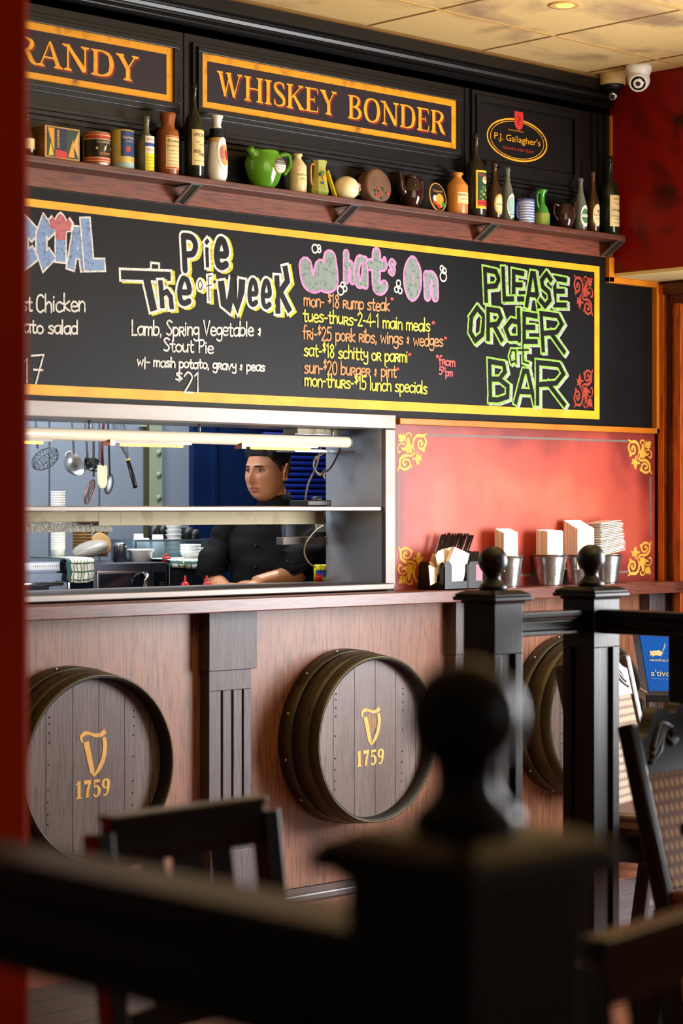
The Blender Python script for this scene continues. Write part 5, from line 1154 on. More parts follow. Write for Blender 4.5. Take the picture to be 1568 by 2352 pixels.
def carved_chair(nm, label, loc, rz, wd, fab, arms=False, w=.46, h=.90, hb=.58, low='chair_wood'):
    t = thing(nm, label, 'chair', loc, rz, None); hw = w/2; lean = .115
    yb = lambda z: .20+lean*(z-.44)/(h-.44)
    b = MB(fab); b.box(-hw+.01, hw-.01, -.24, .20, .41, .475); b.build('seat', t, bevel=.02, local=True)
    b = MB(low); b.box(-hw, hw, -.245, .205, .33, .415); b.build('apron', t, bevel=.004, local=True)
    for sx in (-1, 1):
        b = MB(wd); x = sx*(hw-.012); b.m(low).bar((x, .26, 0), (x, .20, .43), .036, .048, up=(0, 1, 0)); b.m(wd).bar((x, yb(.42), .42), (x, yb(h-.02), h-.02), .034, .046, up=(0, 1, 0)); b.build('rear_post', t, bevel=.008, local=True)
        b = MB(low); b.bar((sx*(hw-.025), -.215, 0), (sx*(hw-.025), -.215, .40), .045, .045, up=(0, 1, 0)); b.build('leg', t, bevel=.005, local=True)
    # padded back between the posts
    b = MB(fab); q0, q1 = .47, h-.135; fn = lambda a, z, d: Vector((a, yb(z)-.016+d, z)); b.prism([(-hw+.03, q0), (hw-.03, q0), (hw-.03, q1), (-hw+.03, q1)], fn, .032); b.build('back_pad', t, bevel=.01, local=True)
    # carved crest with scrolls
    b = MB(wd); fn = lambda a, z, d: Vector((a, yb(z)-.018+d, z)); up_ = [(-hw+.026, h-.06), (-hw+.07, h-.045), (-hw+.11, h+.0), (-hw+.15, h+.012), (-.03, h-.004), (0, h+.018), (.03, h-.004), (hw-.15, h+.012), (hw-.11, h), (hw-.07, h-.045), (hw-.026, h-.06)]
    b.prism([(-hw+.026, h-.14)]+[(hw-.026, h-.14)]+list(reversed(catmull(up_, 4))), fn, .036)
    for sx in (-1, 1):
        for k in range(3):
            c0 = catmull([(sx*(hw-.05-.012*k), h-.115+.016*k), (sx*(hw-.10), h-.09+.018*k), (sx*(hw-.13), h-.05+.012*k), (sx*(hw-.165), h-.035), (sx*(hw-.185+.008*k), h-.06), (sx*(hw-.16), h-.078+.005*k), (sx*(hw-.148), h-.062)], 5)
            b.tube([(a, yb(z)-.018, z) for a, z in c0], .0055, 8)
    b.build('crest_rail', t, local=True)
    if arms:
        for sx in (-1, 1):
            b = MB(wd); x = sx*(hw+.005); b.bar((x, yb(.68)-.01, .68), (x, -.17, .665), .046, .030); b.bar((x, -.15, .41), (x, -.15, .66), .034, .036, up=(0, 1, 0)); b.build('arm', t, bevel=.008, local=True)
    return t
q = WD(1436, 1645, 5.35); carved_chair('upholstered_chair', 'dark carved chair with brown dotted fabric back at the right edge', (q.x+.225, q.y-.31, 0), radians(4), 'chair_wood', 'fabric_brown', False, .46, .888)
q = WD(1484, 1522, 7.05); carved_chair('upholstered_chair', 'sunlit carved chair with cane-patterned back between post and blue tub', (q.x-.195, q.y-.30, 0), radians(14), 'chair_wood_sheen', 'fabric_cane', False, .46, .940)
# small dark table in front of the dotted chair
q = WD(1516, 1884, 4.75); t = thing('side_table', 'dark square table in front of the dotted fabric chair', 'table', (q.x+.3, q.y-.3, 0)); zz = q.z; q.y -= .05
b = MB('chair_wood'); b.box(q.x, q.x+.7, q.y-.7, q.y, zz-.028, zz); b.build('tabletop', t, bevel=.006)
for a, c in ((.05, .13), (.65, .13), (.05, .65), (.65, .65)):
    b = MB('chair_wood'); b.box(q.x+a-.03, q.x+a+.03, q.y-c-.03, q.y-c+.03, 0, zz-.028); b.build('leg', t, bevel=.004)
# blue tub on a low black stand
TD = 8.15; FT = Vector((-SN, -CS, 0))          # the tub faces back into the room
pw2 = lambda x, y: WD(x, y, TD)
tl, bl_, br, tr = pw2(1463, 1432), pw2(1488, 1588), pw2(1568, 1588), pw2(1593, 1432); dpt = -FT*.20; zb0 = bl_.z
mat('tub_paint', (8, 78, 160), 0.35)
cen = (bl_+br)/2+dpt/2
t = thing('ice_tub', 'blue tapered drinks tub with cream pig and lettering on a black stand', 'tub', cen)
b = MB('tub_paint'); b.add([bl_, br, tr, tl, bl_+dpt, br+dpt, tr+dpt, tl+dpt], [(0, 1, 2, 3), (5, 4, 7, 6), (4, 0, 3, 7), (1, 5, 6, 2), (3, 2, 6, 7), (4, 5, 1, 0)]); b.build('body', t, bevel=.003)
RV = (br-bl_).normalized(); b = MB('chrome'); b.bar(bl_+dpt/2-RV*.004-Vector((0, 0, .004)), br+dpt/2+RV*.004-Vector((0, 0, .004)), .206, .010); b.build('foot_rim', t)
cc7 = lambda x, y: (1400+x/9.333, 1460+y/9.333)
prt = lambda x, y, o=.0015: pw2(*cc7(x, y))+FT*o
b = MB()
b.add([prt(*p) for p in ((846, 440), (862, 395), (862, 360), (850, 345), (852, 322), (866, 316), (876, 340), (900, 326), (960, 322), (1010, 326), (1022, 312), (1060, 312), (1084, 328), (1108, 350), (1140, 372), (1136, 386), (1098, 398), (1112, 440), (1100, 450), (1066, 424), (1050, 436), (1030, 420), (960, 424), (930, 432), (926, 460), (912, 448), (900, 420), (868, 418), (852, 444))], [tuple(range(29))], m='label_cream')
b.build('pig_print', t)
for s_, (xa_, ya_), (xb_, yb_), h_ in (('squealing pig', (850, 512), (1310, 526), 52), ("a'tivo", (880, 800), (1300, 806), 128), ('JUICE WITH A TWIST', (890, 922), (1300, 934), 16)):
    b = MB(); put_text(b, s_, (xa_+xb_)/2, -(ya_+yb_)/2, h_, lambda a, z: prt(a, -z+(a-(xa_+xb_)/2)*.03), 'label_cream' if h_ > 20 else 'label_teal', wide=xb_-xa_); b.build('lettering', t)
rn2 = random.Random(3); b = MB()
for k in range(22):
    u_ = k/21; px_, py_ = 1135+50*u_+rn2.uniform(-18, 18), 340-170*u_; b.add([prt(px_+9*cos(2*pi*j/7), py_+9*sin(2*pi*j/7)) for j in range(7)], [tuple(range(7))], m='label_teal')
b.build('bubble_print', t)
t = thing('drinks_stand', 'low black stand under the blue tub', 'stand', (cen.x, cen.y, 0)); zs = zb0-.0095
b = MB('black_plastic'); b.bar(bl_+dpt/2-RV*.01-Vector((0, 0, .0245)), br+dpt/2+RV*.10-Vector((0, 0, .0245)), .23, .030); b.build('top', t, bevel=.003)
for f_ in (.62, 1.0):
    for g_ in (-.085, .085):
        p = bl_+RV*(.215*f_)+dpt/2+FT*g_; b = MB('black_plastic'); b.box(p.x-.012, p.x+.012, p.y-.012, p.y+.012, 0, zs-.03); b.build('leg', t)
# ================================================================== CEILING FIXTURES
q = W(1297, 11, -.694); q = WZ(1297, 11, CEIL)
t = thing('downlight', 'round recessed ceiling downlight with glowing yellow lamp', 'ceiling light', (q.x, q.y, CEIL))
b = MB('ceiling_bar_light'); b.lathe([(.048, -.003), (.058, -.004), (.060, 0), (.040, .0), (.036, .03)], (q.x, q.y, CEIL), 36); b.build('trim_ring', t)
mat('downlight_glow', (255, 196, 60), .4, emit=5.0); b = MB('downlight_glow'); b.lathe([(.001, -.0045), (.030, -.0045), (.033, -.003)], (q.x, q.y, CEIL), 28); b.build('lamp', t)
sp_ = bpy.data.lights.new('downlight_spot', 'SPOT'); sp_.energy = 14; sp_.color = (1, .75, .4); sp_.spot_size = 1.9; sp_.spot_blend = .8; sp_.shadow_soft_size = .05
so = bpy.data.objects.new('downlight_spot', sp_); COL.objects.link(so); so.location = (q.x, q.y, CEIL-.02)
c = WZ(1466, 157, CEIL); c = Vector((1.40, WX(1466, 157, 1.40).y, CEIL))
t = thing('security_camera', 'white turret security camera under the ceiling above the red wall', 'security camera', c)
dep = (c.x-CX)*SN+(c.y-CY)*CS; k = dep/F
b = MB('white_plastic'); b.lathe([(31*k, 0), (31*k, -.012), (30*k, -.022), (24*k, -.045)], c, 32); b.build('mount', t)
hd = Vector((-.75, -.55, -.55)).normalized(); Rr = hd.to_track_quat('Z', 'Y').to_matrix(); e = c+Vector((0, 0, -33*k))
b = MB('white_plastic'); b.ball(e, 26.5*k, 28, 18); b.lathe([(22*k, 0), (22*k, 20*k), (19*k, 24*k), (17*k, 23*k)], e, 28, Rr); b.build('eyeball', t)
b = MB('lens_glass'); b.lathe([(17.5*k, 20*k), (17*k, 23.2*k), (9*k, 24*k), (.0001, 24.3*k)], e, 28, Rr); b.ball(e+hd*24*k, 6*k, 14, 8, m='glass_dark'); b.build('lens', t)
c = Vector((1.46, -.062, CEIL)); dep = (c.x-CX)*SN+(c.y-CY)*CS; k = dep/F
t = thing('security_camera', 'small tan and black security camera in the ceiling corner', 'security camera', c)
p = WX(1407, 183, 1.46); c = Vector((1.46, p.y, CEIL))
b = MB('tan_plastic'); b.lathe([(31*k, 0), (31*k, -.004), (30*k, -24*k), (26*k, -26*k)], c, 28); b.build('mount', t)
b = MB('black_plastic'); b.lathe([(27*k, -25*k), (24*k, -32*k), (14*k, -40*k)], c, 24); e = c+Vector((-.005, -.005, -47*k)); b.ball(e, 15*k, 20, 12); b.lathe([(12*k, 0), (12*k, 14*k), (9*k, 16*k), (.0001, 16*k)], e, 20, Rr); b.build('camera_head', t)
b = MB('chrome'); b.lathe([(9.5*k, 15.5*k), (9*k, 17*k), (5.5*k, 17*k)], e, 20, Rr); b.ball(e+hd*16*k, 5*k, 12, 8, m='glass_dark'); b.build('lens', t)
# ================================================================== KITCHEN CONTENTS
KF = 1.00                                   # front of the back bench appliances
KT = W(300, 1292, KF+.02).z                 # their common top
def bx(px0, px1, y): return W(px0, 1200, y).x, W(px1, 1200, y).x
def kz(px, py, y): return W(px, py, y).z
b = MB('steel'); xl, xr2 = W(-40, 1200, KF).x, W(515, 1200, KF).x
b.box(xl, xr2, KF-.04, KB-.01, .88, .905); b.box(xl, xr2, KF+.02, KB-.01, .0, .88, m='steel_dull'); tag(b.build('back_bench'), 'stainless steel bench along the kitchen back wall under the ovens', 'bench')
# oven
x0, x1 = bx(-30, 158, KF); ob = .905
t = thing('oven', 'stainless countertop oven with a black control strip beside the towel', 'oven', ((x0+x1)/2, KF+.2, ob)); zt0 = kz(115, 1286, KF)
b = MB('steel_blue'); b.box(x0, x1, KF+.012, KF+.45, ob, zt0); b.build('body', t, bevel=.004)
b = MB('steel_blue'); b.box(x0, x1, KF, KF+.012, kz(120, 1313, KF), zt0-.004); b.box(x0+.02, W(144, 1300, KF).x, KF-.002, KF, kz(120, 1309, KF), kz(120, 1292, KF), m='glass_dark')
for i in range(14): xx = W(76+4.8*i, 1300, KF).x; b.box(xx, xx+.002, KF-.003, KF-.002, kz(100, 1303, KF), kz(100, 1298, KF), m='steel')
b.build('control_panel', t)
b = MB('steel_blue'); b.box(x0, x1-.012, KF-.008, KF+.012, ob+.01, kz(120, 1316, KF)); b.box(x0+.03, x1-.10, KF-.010, KF-.008, ob+.03, kz(120, 1336, KF), m='glass_dark'); d = b.build('door', t, bevel=.003)
b = MB('chrome'); hx0, hx1 = W(122, 1340, KF-.05).x, W(146, 1340, KF-.05).x; hz_ = kz(130, 1343, KF-.05); b.tube([(hx1, KF-.008, hz_+.006), (hx1-.005, KF-.05, hz_+.004), (hx0-.35, KF-.05, hz_)], .008, 10); b.build('handle', d)
b = MB('chrome'); b.box(x1-.012, x1-.004, KF-.012, KF, ob, kz(120, 1316, KF)); b.build('side_trim', t)
# microwave
x0, x1 = bx(214, 383, KF); zt1 = kz(300, 1293, KF)
t = thing('microwave_oven', 'grey steel microwave oven with dark window and curved handle', 'microwave', ((x0+x1)/2, KF+.2, ob))
b = MB('steel_blue'); b.box(x0, x1, KF+.014, KF+.42, ob, zt1); b.build('body', t, bevel=.004)
b = MB('steel_blue'); xd = W(349, 1320, KF).x; b.box(x0, xd-.003, KF, KF+.014, ob+.008, zt1-.003)
wx0, wx1 = bx(228, 332, KF); b.box(wx0, wx1, KF-.002, KF, ob+.04, kz(270, 1318, KF), m='glass_dark')
b.ribbon(catmull([(wx0-.012, ob+.03), (wx0-.012, kz(228, 1324, KF)), (wx0-.004, kz(228, 1316, KF)+.004), (wx0+.02, kz(228, 1313.5, KF)), (wx1, kz(330, 1313, KF))], 3), .006, lambda a, z: Vector((a, KF-.003, z)), m='chrome'); d = b.build('door', t, bevel=.002)
b = MB('chrome'); hx = W(334, 1330, KF-.035).x; b.tube(catmull([(hx+.022, KF-.002, kz(340, 1316, KF)), (hx+.008, KF-.035, kz(338, 1322, KF)), (hx-.004, KF-.04, kz(338, 1342, KF)), (hx-.010, KF-.04, ob+.03)], 5), .011, 10, squash=.7); b.build('handle', d)
b = MB('steel_blue'); b.box(xd, x1, KF, KF+.014, ob+.008, zt1-.003); b.box(W(353, 1320, KF).x, W(379, 1320, KF).x, KF-.002, KF, ob+.03, kz(366, 1313, KF), m='glass_dark')
for i in range(2): b.box(W(365, 1320, KF).x, W(376, 1320, KF).x, KF-.003, KF-.002, kz(366, 1340+5*i, KF), kz(366, 1336.5+5*i, KF), m='steel')
b.build('control_panel', t)
# under-counter chiller
x0, x1 = bx(386, 508, KF); t = thing('bench_chiller', 'plain grey steel bench chiller under the checked towel beside the chef', 'fridge', ((x0+x1)/2, KF+.2, ob))
b = MB('steel_blue'); b.box(x0, x1, KF+.012, KF+.42, ob, zt1); b.build('body', t, bevel=.003)
b = MB('steel_blue'); b.box(x0+.012, x1, KF-.004, KF+.012, ob+.008, zt1-.012); b.box(x0, x0+.012, KF-.008, KF+.012, ob, zt1-.004, m='chrome'); b.build('door', t, bevel=.002)
# towels
def towel(nm, label, xs, zs, ys, seed, green=None):
    """checked cloth lying on a top edge and hanging over it: strip of points across (y,z) swept along x"""
    n = 40; b = MB(); m = len(ys); rn = random.Random(seed)
    def cell(i, j): 
        if green and i < 6: return 'towel_green'
        if i % 13 == 9: return 'towel_yellow'
        return 'towel_green' if (i % 5 == 0 and j % 1 == 0) or j % 5 == 0 else 'towel_white'
    V = []
    for i in range(n+1):
        f = i/n
        for j in range(m): V.append((xs[0]+(xs[1]-xs[0])*f+.002*sin(j*.7), ys[j]+.004*sin(f*17+j*.3)*(j/m), zs[j]-(.010*sin(f*3.0)*(j/m))))
    for i in range(n):
        for j in range(m-1):
            a = i*m+j; b.add([V[a], V[a+1], V[a+m+1], V[a+m]], [(0, 1, 2, 3)], True, cell(i, j))
    o = b.build(nm, weld=True); s_ = o.modifiers.new('thick', 'SOLIDIFY'); s_.thickness = .004; s_.offset = 1
    return tag(o, label, 'towel')
zt0 = max(zt0, KT)
x0, x1 = bx(152, 214, KF-.02); zl = kz(185, 1331, KF-.02)
ys = [KF+.22, KF+.12, KF+.04, KF-.008]+[KF-.022]*14; zs = [zt0+.004]*3+[zt0+.002]+[zt0-.004+(zl-zt0)*k/13 for k in range(14)]
towel('tea_towel', 'checked tea towel hanging down between oven and microwave', (x0, x1), zs, ys, 1, True)
x0, x1 = bx(392, 512, KF-.012); ys = [KF+.32, KF+.24, KF+.16, KF+.08, KF+.02, KF-.008, KF-.012, KF-.013, KF-.014]; zs = [zt1+.008]*5+[zt1+.004, zt1-.006, zt1-.012, zt1-.020]
towel('tea_towel', 'checked tea towel spread over the chiller top under the white bowls', (x0, x1), zs, ys, 2)
KY = KF+.16
def kw(px, ytop, wpx, y=KY, base=None):
    q = W(px, ytop, y); dep = (q.x-CX)*SN+(y-CY)*CS; z0 = base if base is not None else zt1+.0005
    return Vector((q.x, y, z0)), q.z-z0, wpx/2*dep/F
def cupstack(px, ytop, wpx, n, m, label, grp, prof='cup', y=KY, base=None, up=False, nm='paper_cup'):
    c, h, r = kw(px, ytop, wpx, y, base); st = (h-.03)/max(1, n-1) if n > 1 else 0
    for i in range(n):
        z = c.z+i*st; b = MB(m); hh = .03+st if n > 1 else h
        b.lathe([(r*.86, 0), (r*.965, hh*.88), (r*1.0, hh*.90), (r*1.0, hh), (r*.93, hh), (r*.82, hh*.25), (.0001, hh*.2)] if not up else [(r, 0), (r, hh*.1), (r*.96, hh*.12), (r*.78, hh), (.0001, hh)], (c.x, c.y, z), 22)
        tag(b.build(nm), label, 'cup' if 'cup' in nm else 'bowl', grp)
cupstack(133, 1134, 34, 24, 'paper_white', 'white paper cup in the tall stack on the oven top', 'tall stack of white paper cups', base=zt0+.0005)
cupstack(188, 1205, 44, 9, 'kraft', 'brown paper bowl in the stack behind the plastic bag', 'stack of brown paper bowls', y=KY+.1, base=zt0+.0005, nm='paper_bowl')
cupstack(232, 1200, 34, 5, 'kraft', 'brown paper cup behind the plastic bag, next to the shaker', 'brown cups behind the bag', y=KY+.16, base=zt0+.0005)
# plastic bag of bowls
c, h, r = kw(208, 1236, 92, KF+.10, zt0+.005); t = thing('plastic_bag', 'clear plastic bag of brown takeaway lids lying on the oven top', 'bag', c)
b = MB('bag_clear'); b.ball(c+Vector((0, .0, h*.42)), 1, 24, 14, (r*1.0, .065, h*.42), Matrix.Rotation(radians(-14), 3, 'Y')); b.build('film', t)
b = MB('kraft'); b.lathe([(.038, 0), (.042, .012), (.036, .012)], c+Vector((-.005, 0, .008)), 24); b.lathe([(.044, -.006), (.046, .006), (.040, .008)], c+Vector((.052, 0, .052)), 24, Matrix.Rotation(radians(66), 3, 'X')); b.build('lid', t)
c, h, r = kw(275, 1246, 31); t = thing('sugar_shaker', 'small steel shaker with domed lid left of the white dish', 'shaker', c)
MB('steel_dark').lathe([(r, 0), (r, h*.72), (r*.95, h*.76)], c, 24).build('body', t); b = MB('chrome'); b.lathe([(r*1.02, h*.74), (r*1.02, h*.90), (r*.7, h), (.0001, h)], c, 24); b.build('lid', t)
c, h, r = kw(323, 1261, 64); t = thing('serving_dish', 'large white lipped dish in front of the clear tub', 'dish', c)
MB('white_china').lathe([(r*.80, 0), (r*.84, h*.72), (r*.98, h*.82), (r*1.0, h*.96), (r*.95, h), (r*.8, h*.86), (r*.74, h*.15), (.0001, h*.12)], c, 32).build('body', t)
# clear tub with cups
x0, x1 = bx(291, 474, KF+.30); zb_ = zt1+.001; zc_ = kz(380, 1239, KF+.24); t = thing('storage_tub', 'clear bluish plastic tub of cups behind the white dishes', 'tub', ((x0+x1)/2, KF+.32, zb_))
b = MB('tub_blue'); 
for a in ((x0, x1, KF+.24, KF+.243), (x0, x1, KF+.40, KF+.403), (x0, x0+.003, KF+.24, KF+.40), (x1-.003, x1, KF+.24, KF+.40)): b.box(a[0], a[1], a[2], a[3], zb_, zc_)
b.box(x0, x1, KF+.24, KF+.40, zb_, zb_+.003); b.build('body', t)
b = MB('tub_blue'); b.box(x0-.006, x1+.006, KF+.232, KF+.240, zc_-.008, zc_); b.box(x0-.006, x1+.006, KF+.403, KF+.411, zc_-.008, zc_); b.build('rim', t)
for px, yt, w_, bz, lb in ((318, 1226, 30, 0, 'left'), (333, 1236, 26, 0, 'middle'), (362, 1228, 34, 0, 'right')):
    c, h, r = kw(px, yt, w_, KF+.31, zb_+.004); b = MB('white_china'); b.lathe([(r, 0), (r*.92, h*.4), (r*.72, h), (.0001, h)], c, 24); tag(b.build('coffee_cup'), 'upturned white cup in the clear tub, %s of the three' % lb, 'cup', 'upturned white cups in the tub')
c, h, r = kw(398, 1206, 38, KF+.33, zb_+.004); n = 7; st = h/n
for i in range(n):
    b = MB('white_china'); b.lathe([(r*.55, 0), (r*.62, st*.3), (r*.95, st*1.15), (r*1.0, st*1.35), (r*.92, st*1.3), (.0001, st*.6)], (c.x, c.y, c.z+i*st*.93), 24); tag(b.build('coffee_cup'), 'white cup nested in the tall stack in the clear tub', 'cup', 'tall stack of white cups')
for px, yt, w_, yy, nm_, lb in ((352, 1208, 26, .36, 'black_cup', 'black cup behind the white cups, leftmost of the black ones'), (372, 1206, 24, .37, 'black_cup', 'black cup beside the tall stack of white cups'), (430, 1212, 30, .36, 'black_cup', 'black cup right of the tall white stack'), (446, 1216, 26, .34, 'black_cup', 'black cup at the right end of the clear tub')):
    c, h, r = kw(px, yt, w_, KF+yy, zb_+.004); b = MB('black_plastic'); b.lathe([(r*.75, 0), (r*.8, h*.5), (r, h*.55), (r*.9, h), (.0001, h)], c, 20); tag(b.build(nm_), lb, 'cup', 'black cups in the tub')
c, h, r = kw(437, 1250, 50, KF+.13, zt1+.005)
for i in range(3):
    b = MB('white_china'); hh = h*.62; b.lathe([(r*.45, 0), (r*.5, hh*.06), (r*.85, hh*.5), (r*1.0, hh), (r*.95, hh), (r*.8, hh*.5), (.0001, hh*.15)], (c.x, c.y, c.z+i*h*.19), 28); tag(b.build('white_bowl'), 'white bowl in the stack of three on the checked towel', 'bowl', 'stack of three white bowls')
c, h, r = kw(479, 1258, 35, KF+.10, zt1+.005); b = MB('cream_plastic'); b.lathe([(r*.82, 0), (r*.95, h*.86), (r*1.05, h*.9), (r*1.05, h), (r*.95, h), (r*.8, h*.2), (.0001, h*.15)], c, 24); tag(b.build('ramekin'), 'small cream pot next to the white bowls by the chef', 'pot')
def squeeze(px, ytop, wpx, y, base, label):
    c, h, r = kw(px, ytop, wpx, y, base); t = thing('squeeze_bottle', label, 'squeeze bottle', c, 0, 'red topped squeeze bottles')
    MB('red_plastic').lathe([(r, 0), (r, h-.044 if h > .06 else h*.35), (r*.98, h-.03 if h > .06 else h*.5), (r*.55, h-.024 if h > .06 else h*.62)], c, 22).build('bottle', t)
    b = MB('red_plastic'); z0 = h-.026 if h > .06 else h*.6; b.lathe([(r*.55, z0), (r*.30, z0+.006), (r*.16, h), (.0001, h)], c, 18); b.build('nozzle', t)
squeeze(382, 1271, 20, KF+.04, zt1+.0005, 'red squeeze bottle top beside the white dish on the microwave')
for px, lb in ((425, 'red nozzle bottle behind the pass ledge, left of the pair'), (475, 'red nozzle bottle behind the pass ledge, nearer the chef')): squeeze(px, 1322, 19, .42, 1.00, lb)
b = MB('steel'); b.box(-1.2, -.27, .31, .62, .955, 1.0); b.box(-1.2, -.27, .33, .60, 0, .955, m='steel_dull'); tag(b.build('prep_bench'), 'steel prep bench just behind the serving hatch ledge', 'bench')
# braided foil tray on the shelf bearer at the left
x0, x1 = bx(40, 256, .31); b = MB('foil'); za, zb_ = kz(150, 1222, .31), kz(150, 1196, .31)
b.box(x0, x1, .30, .33, zb_-.006, zb_); b.box(x0, x1, .305, .33, za, zb_-.008); tag(b.build('foil_tray'), 'crinkled silver foil tray edge tucked under the hatch shelf', 'tray')
# hanging utensils
UY = .72; UZ = 1.775
t = thing('utensil_rail', 'thin steel rail hung with ladles, skimmers and a whisk', 'rail', (-.6, UY, UZ))
b = MB('steel_dull'); b.cyl((-1.3, UY, UZ), (W(350, 1000, UY).x, UY, UZ), .006); b.build('bar', t)
for x in (-1.1, W(330, 1000, UY).x): b = MB('steel_dull'); b.cyl((x, UY, UZ), (x, UY, 2.9), .004); b.build('drop_rod', t)
U = lambda px, py, dy=0: W(px, py, UY+dy)
def hook(b, p): b.tube(catmull([(p.x, UY, UZ+.010), (p.x+.004, UY-.008, UZ+.004), (p.x, UY-.009, UZ-.012), (p.x, p.y, UZ-.03), tuple(p)], 4), .0026, 8)
def rod(b, px0, px1, py1, r=.0042, m=None): p = U(px1, py1); a = Vector((U(px0, 985).x, UY-.006, UZ-.012)); b.tube([(a.x, UY, UZ+.008), tuple(a), tuple(p)], r, 8, m=m)
# wire skimmer
t = thing('wire_skimmer', 'wire mesh skimmer basket hanging at the left end of the rail', 'skimmer', U(105, 1055)); c = U(104, 1054); k = (U(140, 1054).x-U(70, 1054).x)
b = MB('steel_dark'); A = Matrix.Rotation(radians(-32), 3, 'Y'); R1, R2 = .060, .036
for i in range(9):
    f = -0.9+1.8*i/8; s_ = math.sqrt(1-f*f); b.tube([c+A @ Vector((R1*f*.9, .040*s_*cos(q), R2*s_*sin(q))) for q in [2*pi*j/16 for j in range(16)]], .0011, 5, closed=True)
for i in range(8):
    q = 2*pi*i/8; b.tube([c+A @ Vector((R1*cos(w_), .040*sin(w_)*cos(q), R2*sin(w_)*sin(q))) for w_ in [pi*j/12 for j in range(13)]], .0013, 5)
b.build('basket', t); b = MB('steel_dull'); rod(b, 78, 86, 1030); b.build('handle', t)
def ladle(px, py, wpx, label, m, px_top, tilt=25):
    c = U(px, py); r = wpx/2*(9.0/F); t = thing('ladle', label, 'ladle', c, 0, 'hanging ladles')
    A = Matrix.Rotation(radians(tilt), 3, 'Y') @ Matrix.Rotation(radians(60), 3, 'X'); b = MB(m)
    b.lathe([(.0001, -r*.72), (r*.5, -r*.62), (r*.86, -r*.30), (r, 0), (r*1.03, .002), (r*.94, -.001), (r*.80, -r*.27), (r*.45, -r*.56), (.0001, -r*.64)], c, 26, A); b.build('bowl', t)
    b = MB('steel_dull'); rod(b, px_top, px+(px_top-px)*.25, py-wpx*.38); b.build('handle', t)
ladle(172, 1065, 56, 'large steel ladle hanging beside the wire skimmer', 'steel_panel', 162); ladle(204, 1066, 30, 'dark ladle hanging behind the large steel one', 'steel_dark', 192, 40); ladle(216, 1068, 34, 'dark ladle just left of the cream spatula', 'steel_dark', 212, -20)
t = thing('spider_skimmer', 'round copper-rimmed spider skimmer hanging lowest on the rail', 'skimmer', U(206, 1130)); c = U(206, 1130); r = .043; A = Matrix.Rotation(radians(24), 3, 'Y') @ Matrix.Rotation(radians(90), 3, 'X') @ Matrix.Rotation(radians(25), 3, 'Y')
b = MB('copper'); b.tube([c+A @ Vector((r*.62*cos(q), r*1.12*sin(q), 0)) for q in [2*pi*j/32 for j in range(32)]], .0022, 8, closed=True); b.build('rim', t)
b = MB('steel_dark')
for k in range(1, 6): b.tube([c+A @ Vector((r*.62*k/6*cos(q), r*1.12*k/6*sin(q), -.006*(1-k/6))) for q in [2*pi*j/24 for j in range(24)]], .0009, 5, closed=True)
for k in range(4): q = pi*k/4; b.tube([c+A @ Vector((-r*.62*cos(q), -r*1.12*sin(q), 0)), c+A @ Vector((0, 0, -.006)), c+A @ Vector((r*.62*cos(q), r*1.12*sin(q), 0))], .0012, 5)
b.build('mesh', t); b = MB('steel_dull'); rod(b, 211, 215, 1095, .004); b.build('handle', t)
t = thing('spatula', 'cream rubber spatula with dark red handle hanging among the ladles', 'spatula', U(236, 1095)); b = MB('cream_plastic')
fs = lambda a, z, d: Vector((a, UY-.035+d, z)); P4 = [U(x, y, -.035) for x, y in ((226, 1068), (244, 1068), (247, 1072), (247, 1108), (242, 1121), (232, 1122), (227, 1112), (225, 1090))]; b.prism([(p.x, p.z) for p in P4], fs, .008); b.build('blade', t, bevel=.002)
b = MB('dark_red_plastic'); p = U(235, 1070, -.031); b.tube([(U(236, 985).x, UY-.012, UZ-.01), (U(234, 1020, -.031).x, UY-.031, U(234, 1020, -.031).z), tuple(p)], .0058, 10); b.build('handle', t)
t = thing('slotted_spoon', 'dark spoon hanging right of the cream spatula', 'spoon', U(250, 1110)); c = U(250, 1112); b = MB('steel_dark'); b.ball(c, 1, 18, 12, (.021, .006, .040), Matrix.Rotation(radians(14), 3, 'Y')); b.build('bowl', t)
b = MB('steel_dark'); rod(b, 245, 252, 1090, .004); b.build('handle', t)
t = thing('whisk', 'balloon whisk with black handle hanging upside down on the right', 'whisk', U(300, 1090)); p0, p1 = U(294, 1057), U(311, 1120); b = MB('black_plastic'); b.tube([p0, p0+(p1-p0)*.9, p1], [.0085, .0085, .0095], 14); b.build('handle', t)
b = MB('yellow_plastic'); b.tube([p0+(p0-p1)*.03, p0], .0088, 14); b.build('collar', t); b = MB('steel_dull'); d = (p0-p1).normalized()
for k in range(6):
    q = pi*k/6; s_ = Vector((cos(q), sin(q), 0)); b.tube(catmull([p0, p0+d*.06+s_*.016, p0+d*.13+s_*.024, p0+d*.17, p0+d*.13-s_*.024, p0+d*.06-s_*.016, p0], 4), .0011, 5)
b.build('wire', t)
# right side of the kitchen
x0, x1 = W(650, 1240, .312).x, W(752, 1240, .312).x+.02
t = thing('docket_shelf', 'small steel shelf with grey box fixed behind the right side panel', 'shelf', (x1, .312, 1.3)); b = MB('steel'); b.box(x0, x1, .312, .352, kz(700, 1251, .312), kz(700, 1233, .312)); b.build('shelf_board', t, bevel=.002)
b = MB('steel_dark'); b.box(W(657, 1220, .33).x, x1, .33, .355, kz(700, 1233, .312)+.0005, kz(700, 1200, .33)); b.build('box', t)
b = MB('white_plastic'); b.box(W(727, 1210, .32).x, x1-.01, .320, .330, kz(735, 1222, .32), kz(735, 1204, .32)); b.build('socket', t)
g = lambda x, y, yy: W(x, y, yy)
b = MB('cable_cream'); b.tube(catmull([g(742, 1208, .316), g(722, 1222, .312), g(702, 1250, .306), g(700, 1275, .31), g(712, 1295, .312), g(724, 1302, .315)], 6), .0032, 8); tag(b.build('power_cable'), 'cream cable looping down from the white socket', 'cable')
